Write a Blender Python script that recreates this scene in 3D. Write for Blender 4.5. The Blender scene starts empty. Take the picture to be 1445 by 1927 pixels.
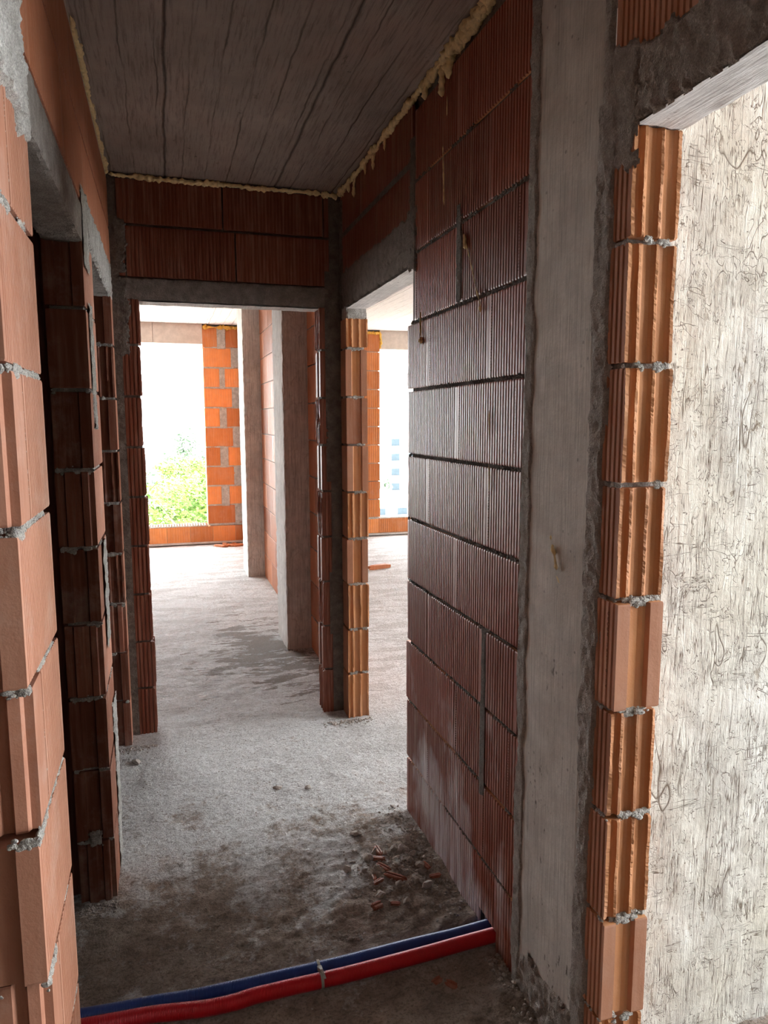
import bpy, bmesh, math, random
from mathutils import Vector, Matrix, noise

random.seed(7)
C = bpy.context.scene.collection

# ------------------------------------------------------------------ camera
F, PITCH, YAW, ROLL, H = 1346.9, 0.1269, 0.2955, -0.0019, 1.627
cd = bpy.data.cameras.new('camera')
cam = bpy.data.objects.new('camera', cd)
C.objects.link(cam)
fw = Vector((math.sin(YAW)*math.cos(PITCH), math.cos(YAW)*math.cos(PITCH), -math.sin(PITCH)))
rt = Vector((math.cos(YAW), -math.sin(YAW), 0))
up = rt.cross(fw)
r2 = rt*math.cos(ROLL) + up*math.sin(ROLL)
u2 = -rt*math.sin(ROLL) + up*math.cos(ROLL)
m = Matrix((r2, u2, -fw)).transposed().to_4x4()
m.translation = Vector((0, 0, H))
cam.matrix_world = m
cd.sensor_fit = 'VERTICAL'
cd.sensor_height = 36.0
cd.lens = F/1927*36.0
cd.clip_start = 0.02
cd.clip_end = 2000
bpy.context.scene.camera = cam

# ------------------------------------------------------------------ sky, sun, exposure
sc = bpy.context.scene
sc.view_settings.view_transform = 'Standard'
sc.view_settings.look = 'None'
sc.view_settings.gamma = 1.0
sc.view_settings.use_curve_mapping = False
sc.view_settings.exposure = 2.42
try:
    sc.cycles.max_bounces = 10
    sc.cycles.diffuse_bounces = 7
    sc.cycles.sample_clamp_indirect = 6.0
except Exception:
    pass
w = bpy.data.worlds.new('overcast_sky')
sc.world = w
w.use_nodes = True
nt = w.node_tree
bg = nt.nodes['Background']
tc = nt.nodes.new('ShaderNodeTexCoord')
sp = nt.nodes.new('ShaderNodeSeparateXYZ')
nt.links.new(tc.outputs['Generated'], sp.inputs[0])
cr = nt.nodes.new('ShaderNodeValToRGB')
cr.color_ramp.elements[0].position = 0.0
cr.color_ramp.elements[0].color = (0.955, 0.975, 1.0, 1)
cr.color_ramp.elements[1].position = 0.8
cr.color_ramp.elements[1].color = (0.93, 0.96, 1.0, 1)
nt.links.new(sp.outputs[2], cr.inputs[0])
nt.links.new(cr.outputs[0], bg.inputs[0])
bg.inputs[1].default_value = 3.2
sd = bpy.data.lights.new('sun', 'SUN')
sd.energy = 3.0
sd.angle = math.radians(3)
sd.color = (1.0, 0.95, 0.86)
sun = bpy.data.objects.new('sun', sd)
C.objects.link(sun)
sun.rotation_euler = Vector((-0.75, -0.35, 0.85)).to_track_quat('Z', 'Y').to_euler()

# ------------------------------------------------------------------ material helpers
def newmat(name):
    mt = bpy.data.materials.new(name)
    mt.use_nodes = True
    return mt, mt.node_tree, mt.node_tree.nodes['Principled BSDF']

class NB:
    """small node-graph builder"""
    def __init__(s, nt):
        s.nt = nt
        s.tc = nt.nodes.new('ShaderNodeTexCoord')
        s.P = s.tc.outputs['Object']
    def lk(s, a, b): s.nt.links.new(a, b)
    def mapping(s, scale=(1, 1, 1), rot=(0, 0, 0), loc=(0, 0, 0), src=None):
        n = s.nt.nodes.new('ShaderNodeMapping')
        n.inputs['Scale'].default_value = scale
        n.inputs['Rotation'].default_value = rot
        n.inputs['Location'].default_value = loc
        s.lk(src or s.P, n.inputs['Vector'])
        return n.outputs[0]
    def noise(s, scale, detail=4, rough=0.55, vec=None, dist=0.0, out=0):
        n = s.nt.nodes.new('ShaderNodeTexNoise')
        n.inputs['Scale'].default_value = scale
        n.inputs['Detail'].default_value = detail
        n.inputs['Roughness'].default_value = rough
        n.inputs['Distortion'].default_value = dist
        s.lk(vec or s.P, n.inputs['Vector'])
        return n.outputs[out]
    def voro(s, scale, vec=None, feature='F1', rand=1.0):
        n = s.nt.nodes.new('ShaderNodeTexVoronoi')
        n.feature = feature
        n.inputs['Scale'].default_value = scale
        n.inputs['Randomness'].default_value = rand
        s.lk(vec or s.P, n.inputs['Vector'])
        return n.outputs['Distance']
    def ramp(s, f, stops):
        n = s.nt.nodes.new('ShaderNodeValToRGB')
        e = n.color_ramp.elements
        while len(e) < len(stops): e.new(0.5)
        for i, (p, c) in enumerate(stops):
            e[i].position = p
            if isinstance(c, (int, float)): c = (c, c, c)
            e[i].color = (*c, 1)
        s.lk(f, n.inputs[0])
        return n.outputs[0]
    def mix(s, f, a, b, mode='MIX'):
        n = s.nt.nodes.new('ShaderNodeMix')
        n.data_type = 'RGBA'
        n.blend_type = mode
        for idx, v in ((0, f), (6, a), (7, b)):
            sock = n.inputs[idx]
            if isinstance(v, (int, float)):
                sock.default_value = v if idx == 0 else (v, v, v, 1)
            elif isinstance(v, tuple): sock.default_value = (*v, 1)
            else: s.lk(v, sock)
        return n.outputs[2]
    def math(s, op, a, b=0.0, c=None, clamp=False):
        n = s.nt.nodes.new('ShaderNodeMath')
        n.operation = op
        n.use_clamp = clamp
        for i, v in enumerate((a, b, c)):
            if v is None: continue
            if isinstance(v, (int, float)): n.inputs[i].default_value = v
            else: s.lk(v, n.inputs[i])
        return n.outputs[0]
    def attr(s, name):
        n = s.nt.nodes.new('ShaderNodeAttribute')
        n.attribute_name = name
        return n.outputs['Fac']
    def sep(s, v=None):
        n = s.nt.nodes.new('ShaderNodeSeparateXYZ')
        s.lk(v or s.P, n.inputs[0])
        return n.outputs
    def bump(s, h, strength=0.5, dist=0.01, prev=None):
        n = s.nt.nodes.new('ShaderNodeBump')
        n.inputs['Strength'].default_value = strength
        n.inputs['Distance'].default_value = dist
        s.lk(h, n.inputs['Height'])
        if prev is not None: s.lk(prev, n.inputs['Normal'])
        return n.outputs[0]

def terracotta(name, skin=(0.56, 0.20, 0.105), inner=(0.66, 0.27, 0.10), dust=0.12, stain=0.0, rough=0.5, spec=0.5,
               stain_z=0.9):
    mt, t, b = newmat(name)
    n = NB(t)
    tint = n.attr('tint')
    inn = n.attr('inner')
    col = n.mix(inn, skin, inner)
    dark = n.mix(1.0, col, (0.70, 0.58, 0.52), 'MULTIPLY')
    lite = n.mix(1.0, col, (1.22, 1.22, 1.25), 'MULTIPLY')
    c = n.mix(tint, dark, lite)
    v = n.noise(9, 5, 0.6)
    c = n.mix(n.ramp(v, [(0.35, 0.0), (0.7, 0.55)]), c, n.mix(1.0, c, (0.78, 0.70, 0.66), 'MULTIPLY'))
    # fine vertical drag marks of extrusion
    fine = n.noise(60, 3, 0.6, n.mapping((1, 1, 0.06)))
    c = n.mix(n.math('MULTIPLY', n.ramp(fine, [(0.45, 0.0), (0.75, 1.0)]), 0.22), c, (0.75, 0.48, 0.36))
    # cement dust
    d = n.ramp(n.noise(5, 7, 0.7), [(0.52, 0.0), (0.75, 1.0)])
    c = n.mix(n.math('MULTIPLY', d, dust), c, (0.62, 0.56, 0.50))
    if stain > 0:
        z = n.sep()[2]
        zf = n.math('SUBTRACT', 1.0, n.math('DIVIDE', z, stain_z), clamp=True)
        s1 = n.noise(3.2, 4, 0.6, n.mapping((1, 1, 0.55)))
        s2 = n.noise(40, 2, 0.6, n.mapping((1, 1, 0.1)))
        sm = n.math('ADD', s1, n.math('MULTIPLY', zf, 0.13))
        sm = n.math('MULTIPLY', n.ramp(sm, [(0.56, 0.0), (0.66, 1.0)]), n.ramp(zf, [(0.0, 0.0), (0.35, 1.0)]))
        sm = n.math('MULTIPLY', sm, n.ramp(s2, [(0.3, 0.25), (0.6, 1.0)]))
        c = n.mix(n.math('MULTIPLY', sm, stain), c, (0.72, 0.68, 0.68))
    t.links.new(c, b.inputs['Base Color'])
    b.inputs['Roughness'].default_value = rough
    b.inputs['Specular IOR Level'].default_value = spec
    h = n.noise(180, 3, 0.6)
    h2 = n.noise(25, 4, 0.6)
    nb = n.bump(h, 0.25, 0.002)
    nb = n.bump(h2, 0.35, 0.004, nb)
    t.links.new(nb, b.inputs['Normal'])
    return mt

def mortar(name, a=(0.30, 0.27, 0.24), bcol=(0.48, 0.445, 0.405), bump=0.8):
    mt, t, b = newmat(name)
    n = NB(t)
    v = n.noise(22, 6, 0.65)
    c = n.mix(n.ramp(v, [(0.35, 0.0), (0.68, 1.0)]), a, bcol)
    g = n.noise(260, 3, 0.7)
    c = n.mix(n.ramp(g, [(0.40, 0.35), (0.6, 0.0)]), c, (0.10, 0.09, 0.08))
    t.links.new(c, b.inputs['Base Color'])
    b.inputs['Roughness'].default_value = 0.95
    b.inputs['Specular IOR Level'].default_value = 0.2
    nb = n.bump(g, bump, 0.004)
    nb = n.bump(n.noise(60, 5, 0.7), bump, 0.01, nb)
    t.links.new(nb, b.inputs['Normal'])
    return mt

def concrete(name, a, bcol, grain_axis=None, grain=0.0, crack=0.0, crackcol=(0.12, 0.095, 0.07), pits=0.3, bumpk=0.5, rough=0.85,
             tint=None, crack_scale=9, honey=False):
    mt, t, b = newmat(name)
    n = NB(t)
    v = n.noise(2.4, 7, 0.62)
    c = n.mix(n.ramp(v, [(0.32, 0.0), (0.68, 1.0)]), a, bcol)
    v2 = n.noise(14, 6, 0.65)
    c = n.mix(n.ramp(v2, [(0.4, 0.30), (0.62, 0.0)]), c, tuple(x*0.55 for x in a))
    if honey:
        zz = n.sep()[2]
        hg = n.math('ADD', n.noise(5, 3, .6, n.mapping((1, 1, .8), loc=(4, 4, 4))), n.math('MULTIPLY', n.math('SUBTRACT', .55, zz), .22))
        hv = n.noise(1.0, 4, .65, n.mapping((60, 60, 24), (.5, 0, 0)))
        hk = n.math('MULTIPLY', n.ramp(hv, [(.60, 0.0), (.65, 1.0)]), n.ramp(hg, [(.50, 0.0), (.60, 1.0)]))
        c = n.mix(n.math('MULTIPLY', hk, .9), c, (0.09, 0.075, 0.06))
    if tint: c = n.mix(n.ramp(n.noise(1.7, 4, 0.6, n.mapping((1, 1, 1), (0, 0, 0), (3, 1, 5))), [(0.48, 0.0), (0.7, 0.6)]), c, tint)
    nb = n.bump(n.noise(90, 5, 0.65), bumpk*0.6, 0.004)
    if grain > 0:
        sc_ = [30, 30, 30]
        sc_[grain_axis] = 0.9
        gv = n.noise(5, 6, 0.7, n.mapping(tuple(sc_)), 0.2)
        c = n.mix(n.math('MULTIPLY', n.ramp(gv, [(0.38, 1.0), (0.52, 0.0)]), grain), c, tuple(x*0.45 for x in a))
        nb = n.bump(gv, bumpk, 0.006, nb)
    if crack > 0:
        wn = n.noise(4.0, 4, 0.6, out=1)
        wv = n.nt.nodes.new('ShaderNodeVectorMath'); wv.operation = 'MULTIPLY_ADD'
        n.lk(wn, wv.inputs[0]); wv.inputs[1].default_value = (0.22, 0.22, 0.22); n.lk(n.P, wv.inputs[2])
        sc_ = [1.4, 1.4, 1.4]
        if grain_axis is not None: sc_[grain_axis] = 0.55
        cv = n.voro(crack_scale, n.mapping(tuple(sc_), src=wv.outputs[0]), 'DISTANCE_TO_EDGE')
        cv2 = n.voro(crack_scale*2.7, n.mapping(tuple(sc_), loc=(4, 4, 4), src=wv.outputs[0]), 'DISTANCE_TO_EDGE')
        gate = n.ramp(n.noise(6, 4, 0.6, n.mapping((1, 1, 1), loc=(9, 2, 4))), [(0.47, 0.0), (0.6, 1.0)])
        gate2 = n.ramp(n.noise(9, 4, 0.6, n.mapping((1, 1, 1), loc=(1, 7, 2))), [(0.46, 0.0), (0.58, 1.0)])
        k = n.math('MULTIPLY', n.ramp(cv, [(0.0, 1.0), (0.035, 0.0)]), gate)
        k2 = n.math('MULTIPLY', n.ramp(cv2, [(0.0, 1.0), (0.05, 0.0)]), gate2)
        kk = n.math('MAXIMUM', k, n.math('MULTIPLY', k2, 0.8))
        c = n.mix(n.math('MULTIPLY', kk, crack), c, crackcol)
        nb = n.bump(n.math('SUBTRACT', 1.0, kk), min(1, bumpk*1.4), 0.006, nb)
    if pits > 0:
        pv = n.voro(38)
        pg = n.ramp(n.noise(7, 3, 0.6, n.mapping((1, 1, 1), loc=(2, 2, 9))), [(0.5, 0.0), (0.62, 1.0)])
        pk = n.math('MULTIPLY', n.ramp(pv, [(0.10, 1.0), (0.2, 0.0)]), pg)
        c = n.mix(n.math('MULTIPLY', pk, pits), c, (0.07, 0.06, 0.05))
    t.links.new(c, b.inputs['Base Color'])
    b.inputs['Roughness'].default_value = rough
    b.inputs['Specular IOR Level'].default_value = 0.3
    t.links.new(nb, b.inputs['Normal'])
    return mt

def plain(name, col, rough=0.6, spec=0.4, var=0.12, nscale=20, bump=0.2):
    mt, t, b = newmat(name)
    n = NB(t)
    v = n.noise(nscale, 4, 0.6)
    c = n.mix(n.ramp(v, [(0.3, 0.0), (0.7, 1.0)]), tuple(x*(1-var) for x in col), tuple(min(1, x*(1+var)) for x in col))
    t.links.new(c, b.inputs['Base Color'])
    b.inputs['Roughness'].default_value = rough
    b.inputs['Specular IOR Level'].default_value = spec
    if bump: t.links.new(n.bump(v, bump, 0.005), b.inputs['Normal'])
    return mt

M = {}
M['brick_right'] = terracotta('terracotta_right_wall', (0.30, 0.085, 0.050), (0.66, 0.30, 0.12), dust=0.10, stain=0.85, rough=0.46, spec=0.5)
M['brick_jamb'] = terracotta('terracotta_jamb', (0.47, 0.235, 0.14), (0.60, 0.30, 0.135), dust=0.14, rough=0.75, spec=.3)
M['brick_left'] = terracotta('terracotta_left_wall', (0.42, 0.205, 0.13), (0.42, 0.18, 0.11), dust=0.30, rough=0.6, spec=0.35)
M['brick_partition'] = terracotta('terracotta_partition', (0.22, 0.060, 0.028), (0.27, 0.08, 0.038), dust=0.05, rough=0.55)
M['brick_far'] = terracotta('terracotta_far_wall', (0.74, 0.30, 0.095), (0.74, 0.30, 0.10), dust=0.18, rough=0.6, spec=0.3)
M['brick_pale'] = terracotta('terracotta_dividing_wall', (0.58, 0.25, 0.125), (0.6, 0.26, 0.12), dust=0.18, rough=0.5, spec=0.4)
M['brick_middle'] = terracotta('terracotta_pier_shaded_ends', (0.50, 0.25, 0.165), (0.24, 0.09, 0.055), dust=0.30, rough=0.6, spec=0.3)  # dark second colour goes on the pier ends to imitate shade
M['lintel_near'] = mortar('lintel_near_concrete', (0.33, 0.29, 0.255), (0.50, 0.45, 0.405), 1.0)
M['brick_upper'] = terracotta('terracotta_upper_left', (0.52, 0.215, 0.105), (0.4, 0.15, 0.08), dust=0.08, rough=0.6)
M['mortar_dark'] = mortar('mortar_brown', (0.12, 0.10, 0.085), (0.24, 0.21, 0.185))
M['mortar'] = mortar('mortar_grey')
M['mortar_light'] = mortar('mortar_light_grey', (0.48, 0.47, 0.43), (0.74, 0.73, 0.69), 1.0)
M['col'] = concrete('concrete_column', (0.52, 0.49, 0.44), (0.70, 0.665, 0.61), 2, 0.38, 0.0, pits=0.55, bumpk=0.35, honey=True)
M['col_far'] = concrete('concrete_column_far', (0.60, 0.58, 0.55), (0.80, 0.78, 0.74), 2, 0.6, 0.22, (0.25, 0.2, 0.16), pits=0.3, bumpk=0.4, crack_scale=4)
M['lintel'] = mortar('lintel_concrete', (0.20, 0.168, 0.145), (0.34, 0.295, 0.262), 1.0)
M['soffit'] = concrete('soffit_concrete', (0.66, 0.64, 0.62), (0.84, 0.82, 0.80), 1, 0.3, 0.0, pits=0.8, bumpk=0.9)
def shear_mat():
    mt, t, b = newmat('board_marked_concrete')
    n = NB(t)
    base = n.mix(n.ramp(n.noise(3, 6, .6), [(.35, 0.0), (.65, 1.0)]), (0.71, 0.705, 0.645), (0.86, 0.855, 0.80))
    base = n.mix(n.ramp(n.noise(10, 7, .7), [(.42, .45), (.60, 0.0)]), base, (0.42, 0.40, 0.36))
    base = n.mix(n.ramp(n.noise(1.6, 4, .6, n.mapping((1, 1, .6), loc=(3, 1, 5))), [(.45, 0.0), (.7, .5)]), base, (0.82, 0.76, 0.58))
    def lines(scale, dist, thr, gs, gthr, loc, seed):
        v = n.noise(1.0, 3, .55, n.mapping(scale, loc=loc), dist)
        a = n.math('ABSOLUTE', n.math('SUBTRACT', v, .5))
        l = n.ramp(a, [(0.0, 1.0), (thr, 0.0)])
        g = n.ramp(n.noise(gs, 3, .6, n.mapping((1, 1, 1), loc=(seed, 2, seed))), [(gthr, 0.0), (gthr+.07, 1.0)])
        return n.math('MULTIPLY', l, g)
    L = [lines((55, 55, 3.2), .35, .020, 11, .49, (0, 0, 0), 1), lines((95, 95, 6), .3, .016, 16, .55, (3, 3, 1), 5), lines((8, 8, 1.6), .8, .006, 3, .47, (6, 1, 1), 8), lines((7, 7, 7), 1.0, .005, 4, .50, (6, 9, 1), 28),
         lines((5, 5, 42), .5, .012, 9, .53, (1, 5, 2), 9), lines((17, 17, 12), 1.2, .010, 8, .50, (7, 5, 2), 13),
         lines((36, 36, 26), 1.0, .016, 13, .52, (2, 8, 1), 17), lines((30, 30, 1.3), .2, .010, 5, .47, (2, 8, 1), 21)]
    k = L[0]
    for l in L[1:]: k = n.math('MAXIMUM', k, l)
    chips = n.math('MULTIPLY', n.ramp(n.noise(26, 5, .7, n.mapping((1.3, 1.3, .8))), [(.60, 0.0), (.64, 1.0)]), n.ramp(n.noise(4, 3, .6, n.mapping((1, 1, 1), loc=(0, 3, 7))), [(.46, 0.0), (.58, 1.0)]))
    c = n.mix(n.math('MULTIPLY', chips, .7), base, (0.34, 0.28, 0.20))
    c = n.mix(n.math('MULTIPLY', k, .92), c, (0.13, 0.09, 0.055))
    pv = n.voro(60)
    pk = n.math('MULTIPLY', n.ramp(pv, [(.08, 1.0), (.18, 0.0)]), n.ramp(n.noise(12, 3, .6), [(.52, 0.0), (.58, 1.0)]))
    c = n.mix(n.math('MULTIPLY', pk, .8), c, (0.12, 0.09, 0.06))
    t.links.new(c, b.inputs['Base Color'])
    b.inputs['Roughness'].default_value = .85
    b.inputs['Specular IOR Level'].default_value = .3
    h = n.math('SUBTRACT', 1.0, n.math('MAXIMUM', k, n.math('MULTIPLY', chips, .7)))
    nb = n.bump(h, .7, .0022)
    nb = n.bump(n.noise(5, 5, .7, n.mapping((14, 14, 1.2)), .3), .6, .006, nb)
    nb = n.bump(n.noise(70, 5, .7), .5, .004, nb)
    t.links.new(nb, b.inputs['Normal'])
    return mt
M['shear'] = shear_mat()
M['beam'] = concrete('precast_beam', (0.60, 0.53, 0.47), (0.68, 0.61, 0.55), pits=0.2, bumpk=0.15)
M['foam'] = plain('expanding_foam', (0.86, 0.70, 0.38), .8, .2, .16, 70, .5)
M['foam_orange'] = plain('expanding_foam_aged', (0.80, 0.48, 0.10), .8, .2, .22, 30, .5)
M['blue'] = plain('blue_polyethylene', (0.015, 0.06, 0.30), 0.38, 0.5, 0.05)
M['red'] = plain('red_polyethylene', (0.62, 0.008, 0.02), 0.36, 0.5, 0.05)
M['tie'] = plain('grey_nylon', (0.38, 0.38, 0.36), 0.45, 0.5, 0.1)

def floor_mat():
    mt, t, b = newmat('dusty_screed')
    n = NB(t)
    X, Y, Z = n.sep()
    # pale cement film over brown site dirt; the dirt lies thick at the near end and in patches
    big = n.noise(1.6, 6, 0.65)
    mid = n.noise(6, 7, 0.7)
    stretched = n.noise(3.0, 6, 0.7, n.mapping((0.7, 2.6, 1)), 0.5)
    near = n.nt.nodes.new('ShaderNodeMapRange')
    n.lk(Y, near.inputs[0])
    near.inputs[1].default_value = 1.9; near.inputs[2].default_value = 3.4
    near.inputs[3].default_value = 0.105; near.inputs[4].default_value = -0.13
    s = n.math('ADD', n.math('ADD', n.math('MULTIPLY', big, 0.5), n.math('MULTIPLY', mid, 0.5)), near.outputs[0])
    dirt = n.ramp(n.math('ADD', s, n.math('MULTIPLY', n.math('SUBTRACT', n.noise(34, 4, .7), .5), .22)), [(0.465, 0.0), (0.555, 1.0)])
    pat = n.ramp(n.math('ADD', stretched, n.math('MULTIPLY', n.noise(22, 4, 0.6), 0.12)), [(0.555, 0.0), (0.60, 1.0)])
    pale = n.mix(n.ramp(mid, [(0.3, 0.0), (0.7, 1.0)]), (0.55, 0.55, 0.54), (0.80, 0.81, 0.81))
    brown = n.mix(n.ramp(n.noise(11, 6, 0.7), [(0.3, 0.0), (0.7, 1.0)]), (0.20, 0.15, 0.118), (0.46, 0.385, 0.32))
    red = n.ramp(n.noise(2.6, 3, 0.5, n.mapping((1, 1, 1), loc=(5, 3, 0))), [(0.60, 0.0), (0.75, 0.5)])
    brown = n.mix(red, brown, (0.26, 0.13, 0.085))
    far = n.nt.nodes.new('ShaderNodeMapRange')
    n.lk(Y, far.inputs[0])
    far.inputs[1].default_value = 3.4; far.inputs[2].default_value = 4.4
    far.inputs[3].default_value = 0.0; far.inputs[4].default_value = 0.85
    # trodden mud lying before the near column
    dx = n.math('DIVIDE', n.math('SUBTRACT', X, .60), .50)
    dy = n.math('DIVIDE', n.math('SUBTRACT', Y, 5.0), 1.0)
    dd = n.math('SQRT', n.math('ADD', n.math('MULTIPLY', dx, dx), n.math('MULTIPLY', dy, dy)))
    mn = n.math('ADD', n.math('MULTIPLY', n.noise(4, 6, .72, n.mapping((.8, 2.6, 1)), .6), .75), n.math('MULTIPLY', n.noise(30, 4, .7, n.mapping((.6, 1.6, 1))), .25))
    mud = n.math('SUBTRACT', n.math('ADD', mn, .12), n.math('MULTIPLY', dd, .15))
    mud = n.ramp(mud, [(.525, 0.0), (.538, 1.0)])
    wetpat = n.math('MAXIMUM', n.math('MULTIPLY', n.math('MULTIPLY', pat, far.outputs[0]), .38), n.math('MULTIPLY', mud, .9))
    c = n.mix(dirt, pale, brown)
    grit = n.ramp(n.noise(55, 5, .75, n.mapping((.7, 1.3, 1))), [(.36, .75), (.50, 0.0)])
    c = n.mix(grit, c, n.mix(1.0, c, (0.50, 0.47, 0.44), 'MULTIPLY'))
    c = n.mix(wetpat, c, (0.17, 0.135, 0.105))
    sp_ = n.ramp(n.noise(120, 3, 0.7), [(0.35, 0.55), (0.5, 0.0)])
    c = n.mix(sp_, c, (0.09, 0.075, 0.06))
    t.links.new(c, b.inputs['Base Color'])
    t.links.new(n.ramp(n.math('ADD', mid, n.math('MULTIPLY', dirt, 0.3)), [(0.35, 0.62), (0.7, 0.92)]), b.inputs['Roughness'])
    b.inputs['Specular IOR Level'].default_value = 0.35
    nb = n.bump(n.noise(150, 4, 0.7), 0.9, 0.006)
    nb = n.bump(n.noise(38, 6, 0.7), 1.0, 0.016, nb)
    nb = n.bump(stretched, 0.4, 0.006, nb)
    t.links.new(nb, b.inputs['Normal'])
    return mt
M['floor'] = floor_mat()

def ceiling_mat():
    mt, t, b = newmat('board_formed_ceiling')
    n = NB(t)
    X, Y, Z = n.sep()
    wob = n.math('MULTIPLY', n.math('SUBTRACT', n.noise(2.2, 4, 0.6, n.mapping((0.4, 1.2, 1))), 0.5), 0.035)
    xs = n.math('ADD', X, wob)
    # planks about 10 cm wide, seams slightly open
    fr = n.math('FRACT', n.math('MULTIPLY', n.math('ADD', xs, 10.04), 1/0.107))
    seam = n.math('ABSOLUTE', n.math('SUBTRACT', fr, 0.5))
    seam = n.ramp(seam, [(0.462, 0.0), (0.497, 1.0)])
    gate = n.ramp(n.noise(3, 4, 0.6, n.mapping((3, 0.7, 1))), [(0.38, 0.1), (0.6, 1.0)])
    seam = n.math('MULTIPLY', seam, gate)
    # panel seams every 53 cm, heavier
    fr2 = n.math('FRACT', n.math('MULTIPLY', n.math('ADD', xs, 10.0 + 0.138 + 0.268), 1/0.536))
    big = n.math('ABSOLUTE', n.math('SUBTRACT', fr2, 0.5))
    big = n.ramp(n.math('SUBTRACT', big, 0.0), [(0.0, 1.0), (0.014, 0.0)])
    grain = n.noise(6, 7, 0.75, n.mapping((16, 0.9, 1)), 0.3)
    kn = n.noise(2.2, 6, 0.65)
    c = n.mix(n.ramp(kn, [(0.3, 0.0), (0.7, 1.0)]), (0.30, 0.255, 0.22), (0.47, 0.405, 0.355))
    c = n.mix(n.ramp(n.noise(1.5, 3, 0.5, n.mapping((2.5, 1, 1), loc=(3, 8, 1))), [(0.5, 0.0), (0.7, 0.5)]), c, (0.42, 0.30, 0.245))
    c = n.mix(n.ramp(grain, [(0.36, 0.55), (0.5, 0.0)]), c, (0.11, 0.09, 0.075))
    c = n.mix(n.math('MULTIPLY', seam, 0.75), c, (0.075, 0.06, 0.05))
    c = n.mix(n.math('MULTIPLY', big, 0.85), c, (0.06, 0.048, 0.04))
    # same slab, coloured paler over the far rooms to imitate window light
    far = n.nt.nodes.new('ShaderNodeMapRange')
    n.lk(Y, far.inputs[0])
    far.inputs[1].default_value = 6.2; far.inputs[2].default_value = 7.0  # brown kept up to here so less light bounces onto the column fronts
    rr = n.nt.nodes.new('ShaderNodeMapRange')
    n.lk(X, rr.inputs[0])
    rr.inputs[1].default_value = 0.95; rr.inputs[2].default_value = 1.02
    pale = n.mix(n.math('MAXIMUM', far.outputs[0], rr.outputs[0]), 0.0, 1.0)
    palec = n.mix(n.ramp(grain, [(0.34, 0.55), (0.48, 0.0)]), (0.74, 0.72, 0.69), (0.44, 0.42, 0.39))
    palec = n.mix(n.math('MULTIPLY', seam, 0.5), palec, (0.25, 0.23, 0.2))
    c = n.mix(pale, c, palec)
    pk = n.math('MULTIPLY', n.ramp(n.noise(13, 5, 0.7, n.mapping((1.4, .8, 1))), [(0.64, 0.0), (0.70, 1.0)]), n.ramp(n.noise(2.8, 2, 0.5), [(0.45, 0.0), (0.6, 0.8)]))
    c = n.mix(pk, c, (0.06, 0.05, 0.04))
    t.links.new(c, b.inputs['Base Color'])
    b.inputs['Roughness'].default_value = 0.8
    b.inputs['Specular IOR Level'].default_value = 0.25
    nb = n.bump(grain, 0.6, 0.008)
    nb = n.bump(n.math('ADD', seam, n.math('MULTIPLY', big, 2.0)), 0.6, 0.008, nb)
    nb = n.bump(n.noise(60, 4, 0.7), 0.3, 0.004, nb)
    t.links.new(nb, b.inputs['Normal'])
    return mt
M['ceiling'] = ceiling_mat()

# ------------------------------------------------------------------ mesh helpers
def link(name, bm, mat, parent=None, smooth=False, recalc=True):
    if recalc: bmesh.ops.recalc_face_normals(bm, faces=bm.faces[:])
    me = bpy.data.meshes.new(name)
    if smooth:
        for f in bm.faces: f.smooth = True
    bm.to_mesh(me)
    bm.free()
    o = bpy.data.objects.new(name, me)
    me.materials.append(mat)
    C.objects.link(o)
    if parent: o.parent = parent
    return o

def empty(name, loc=(0, 0, 0)):
    o = bpy.data.objects.new(name, None)
    o.empty_display_size = 0.1
    o.location = loc
    C.objects.link(o)
    return o

def tag(o, label=None, cat=None, group=None, kind=None):
    if label: o['label'] = label
    if cat: o['category'] = cat
    if group: o['group'] = group
    if kind: o['kind'] = kind
    return o

def box(bm, x0, x1, y0, y1, z0, z1):
    vs = [bm.verts.new((x, y, z)) for z in (z0, z1) for y in (y0, y1) for x in (x0, x1)]
    for q in ((0, 1, 3, 2), (4, 6, 7, 5), (0, 4, 5, 1), (2, 3, 7, 6), (0, 2, 6, 4), (1, 5, 7, 3)):
        bm.faces.new([vs[i] for i in q])

def nz(p, s, seed=0.0):
    return noise.noise(Vector((p[0]*s + seed, p[1]*s + seed*1.7, p[2]*s - seed)))

def fbm(p, s, seed=0.0):
    return nz(p, s, seed) + 0.5*nz(p, s*2.1, seed+3) + 0.25*nz(p, s*4.3, seed+7)

def rough_box(bm, x0, x1, y0, y1, z0, z1, res=0.02, amp=0.003, scale=14, edge=0.004, seed=0.0):
    """box with finely divided, unevenly cast faces"""
    lo = (x0, y0, z0); hi = (x1, y1, z1)
    cen = Vector(((x0+x1)/2, (y0+y1)/2, (z0+z1)/2))
    cache = {}
    nn = [max(1, min(160, round((hi[i]-lo[i])/res))) for i in range(3)]
    def V(idx):
        if idx in cache: return cache[idx]
        p = Vector([lo[i] + (hi[i]-lo[i])*idx[i]/nn[i] for i in range(3)])
        on = [(-1 if idx[i] == 0 else 1 if idx[i] == nn[i] else 0) for i in range(3)]
        d = Vector([on[i] for i in range(3)])
        k = fbm(p, scale, seed)*amp
        if sum(abs(v) for v in on) > 1: k = -abs(nz(p, scale*2.5, seed+9))*edge*1.6
        q = p + d*k
        v = bm.verts.new(q)
        cache[idx] = v
        return v
    for ax in range(3):
        a, b_ = [i for i in range(3) if i != ax]
        for side in (0, nn[ax]):
            for i in range(nn[a]):
                for j in range(nn[b_]):
                    q = []
                    for di, dj in ((0, 0), (1, 0), (1, 1), (0, 1)):
                        idx = [0, 0, 0]; idx[ax] = side; idx[a] = i+di; idx[b_] = j+dj
                        q.append(V(tuple(idx)))
                    bm.faces.new(q)

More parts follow.
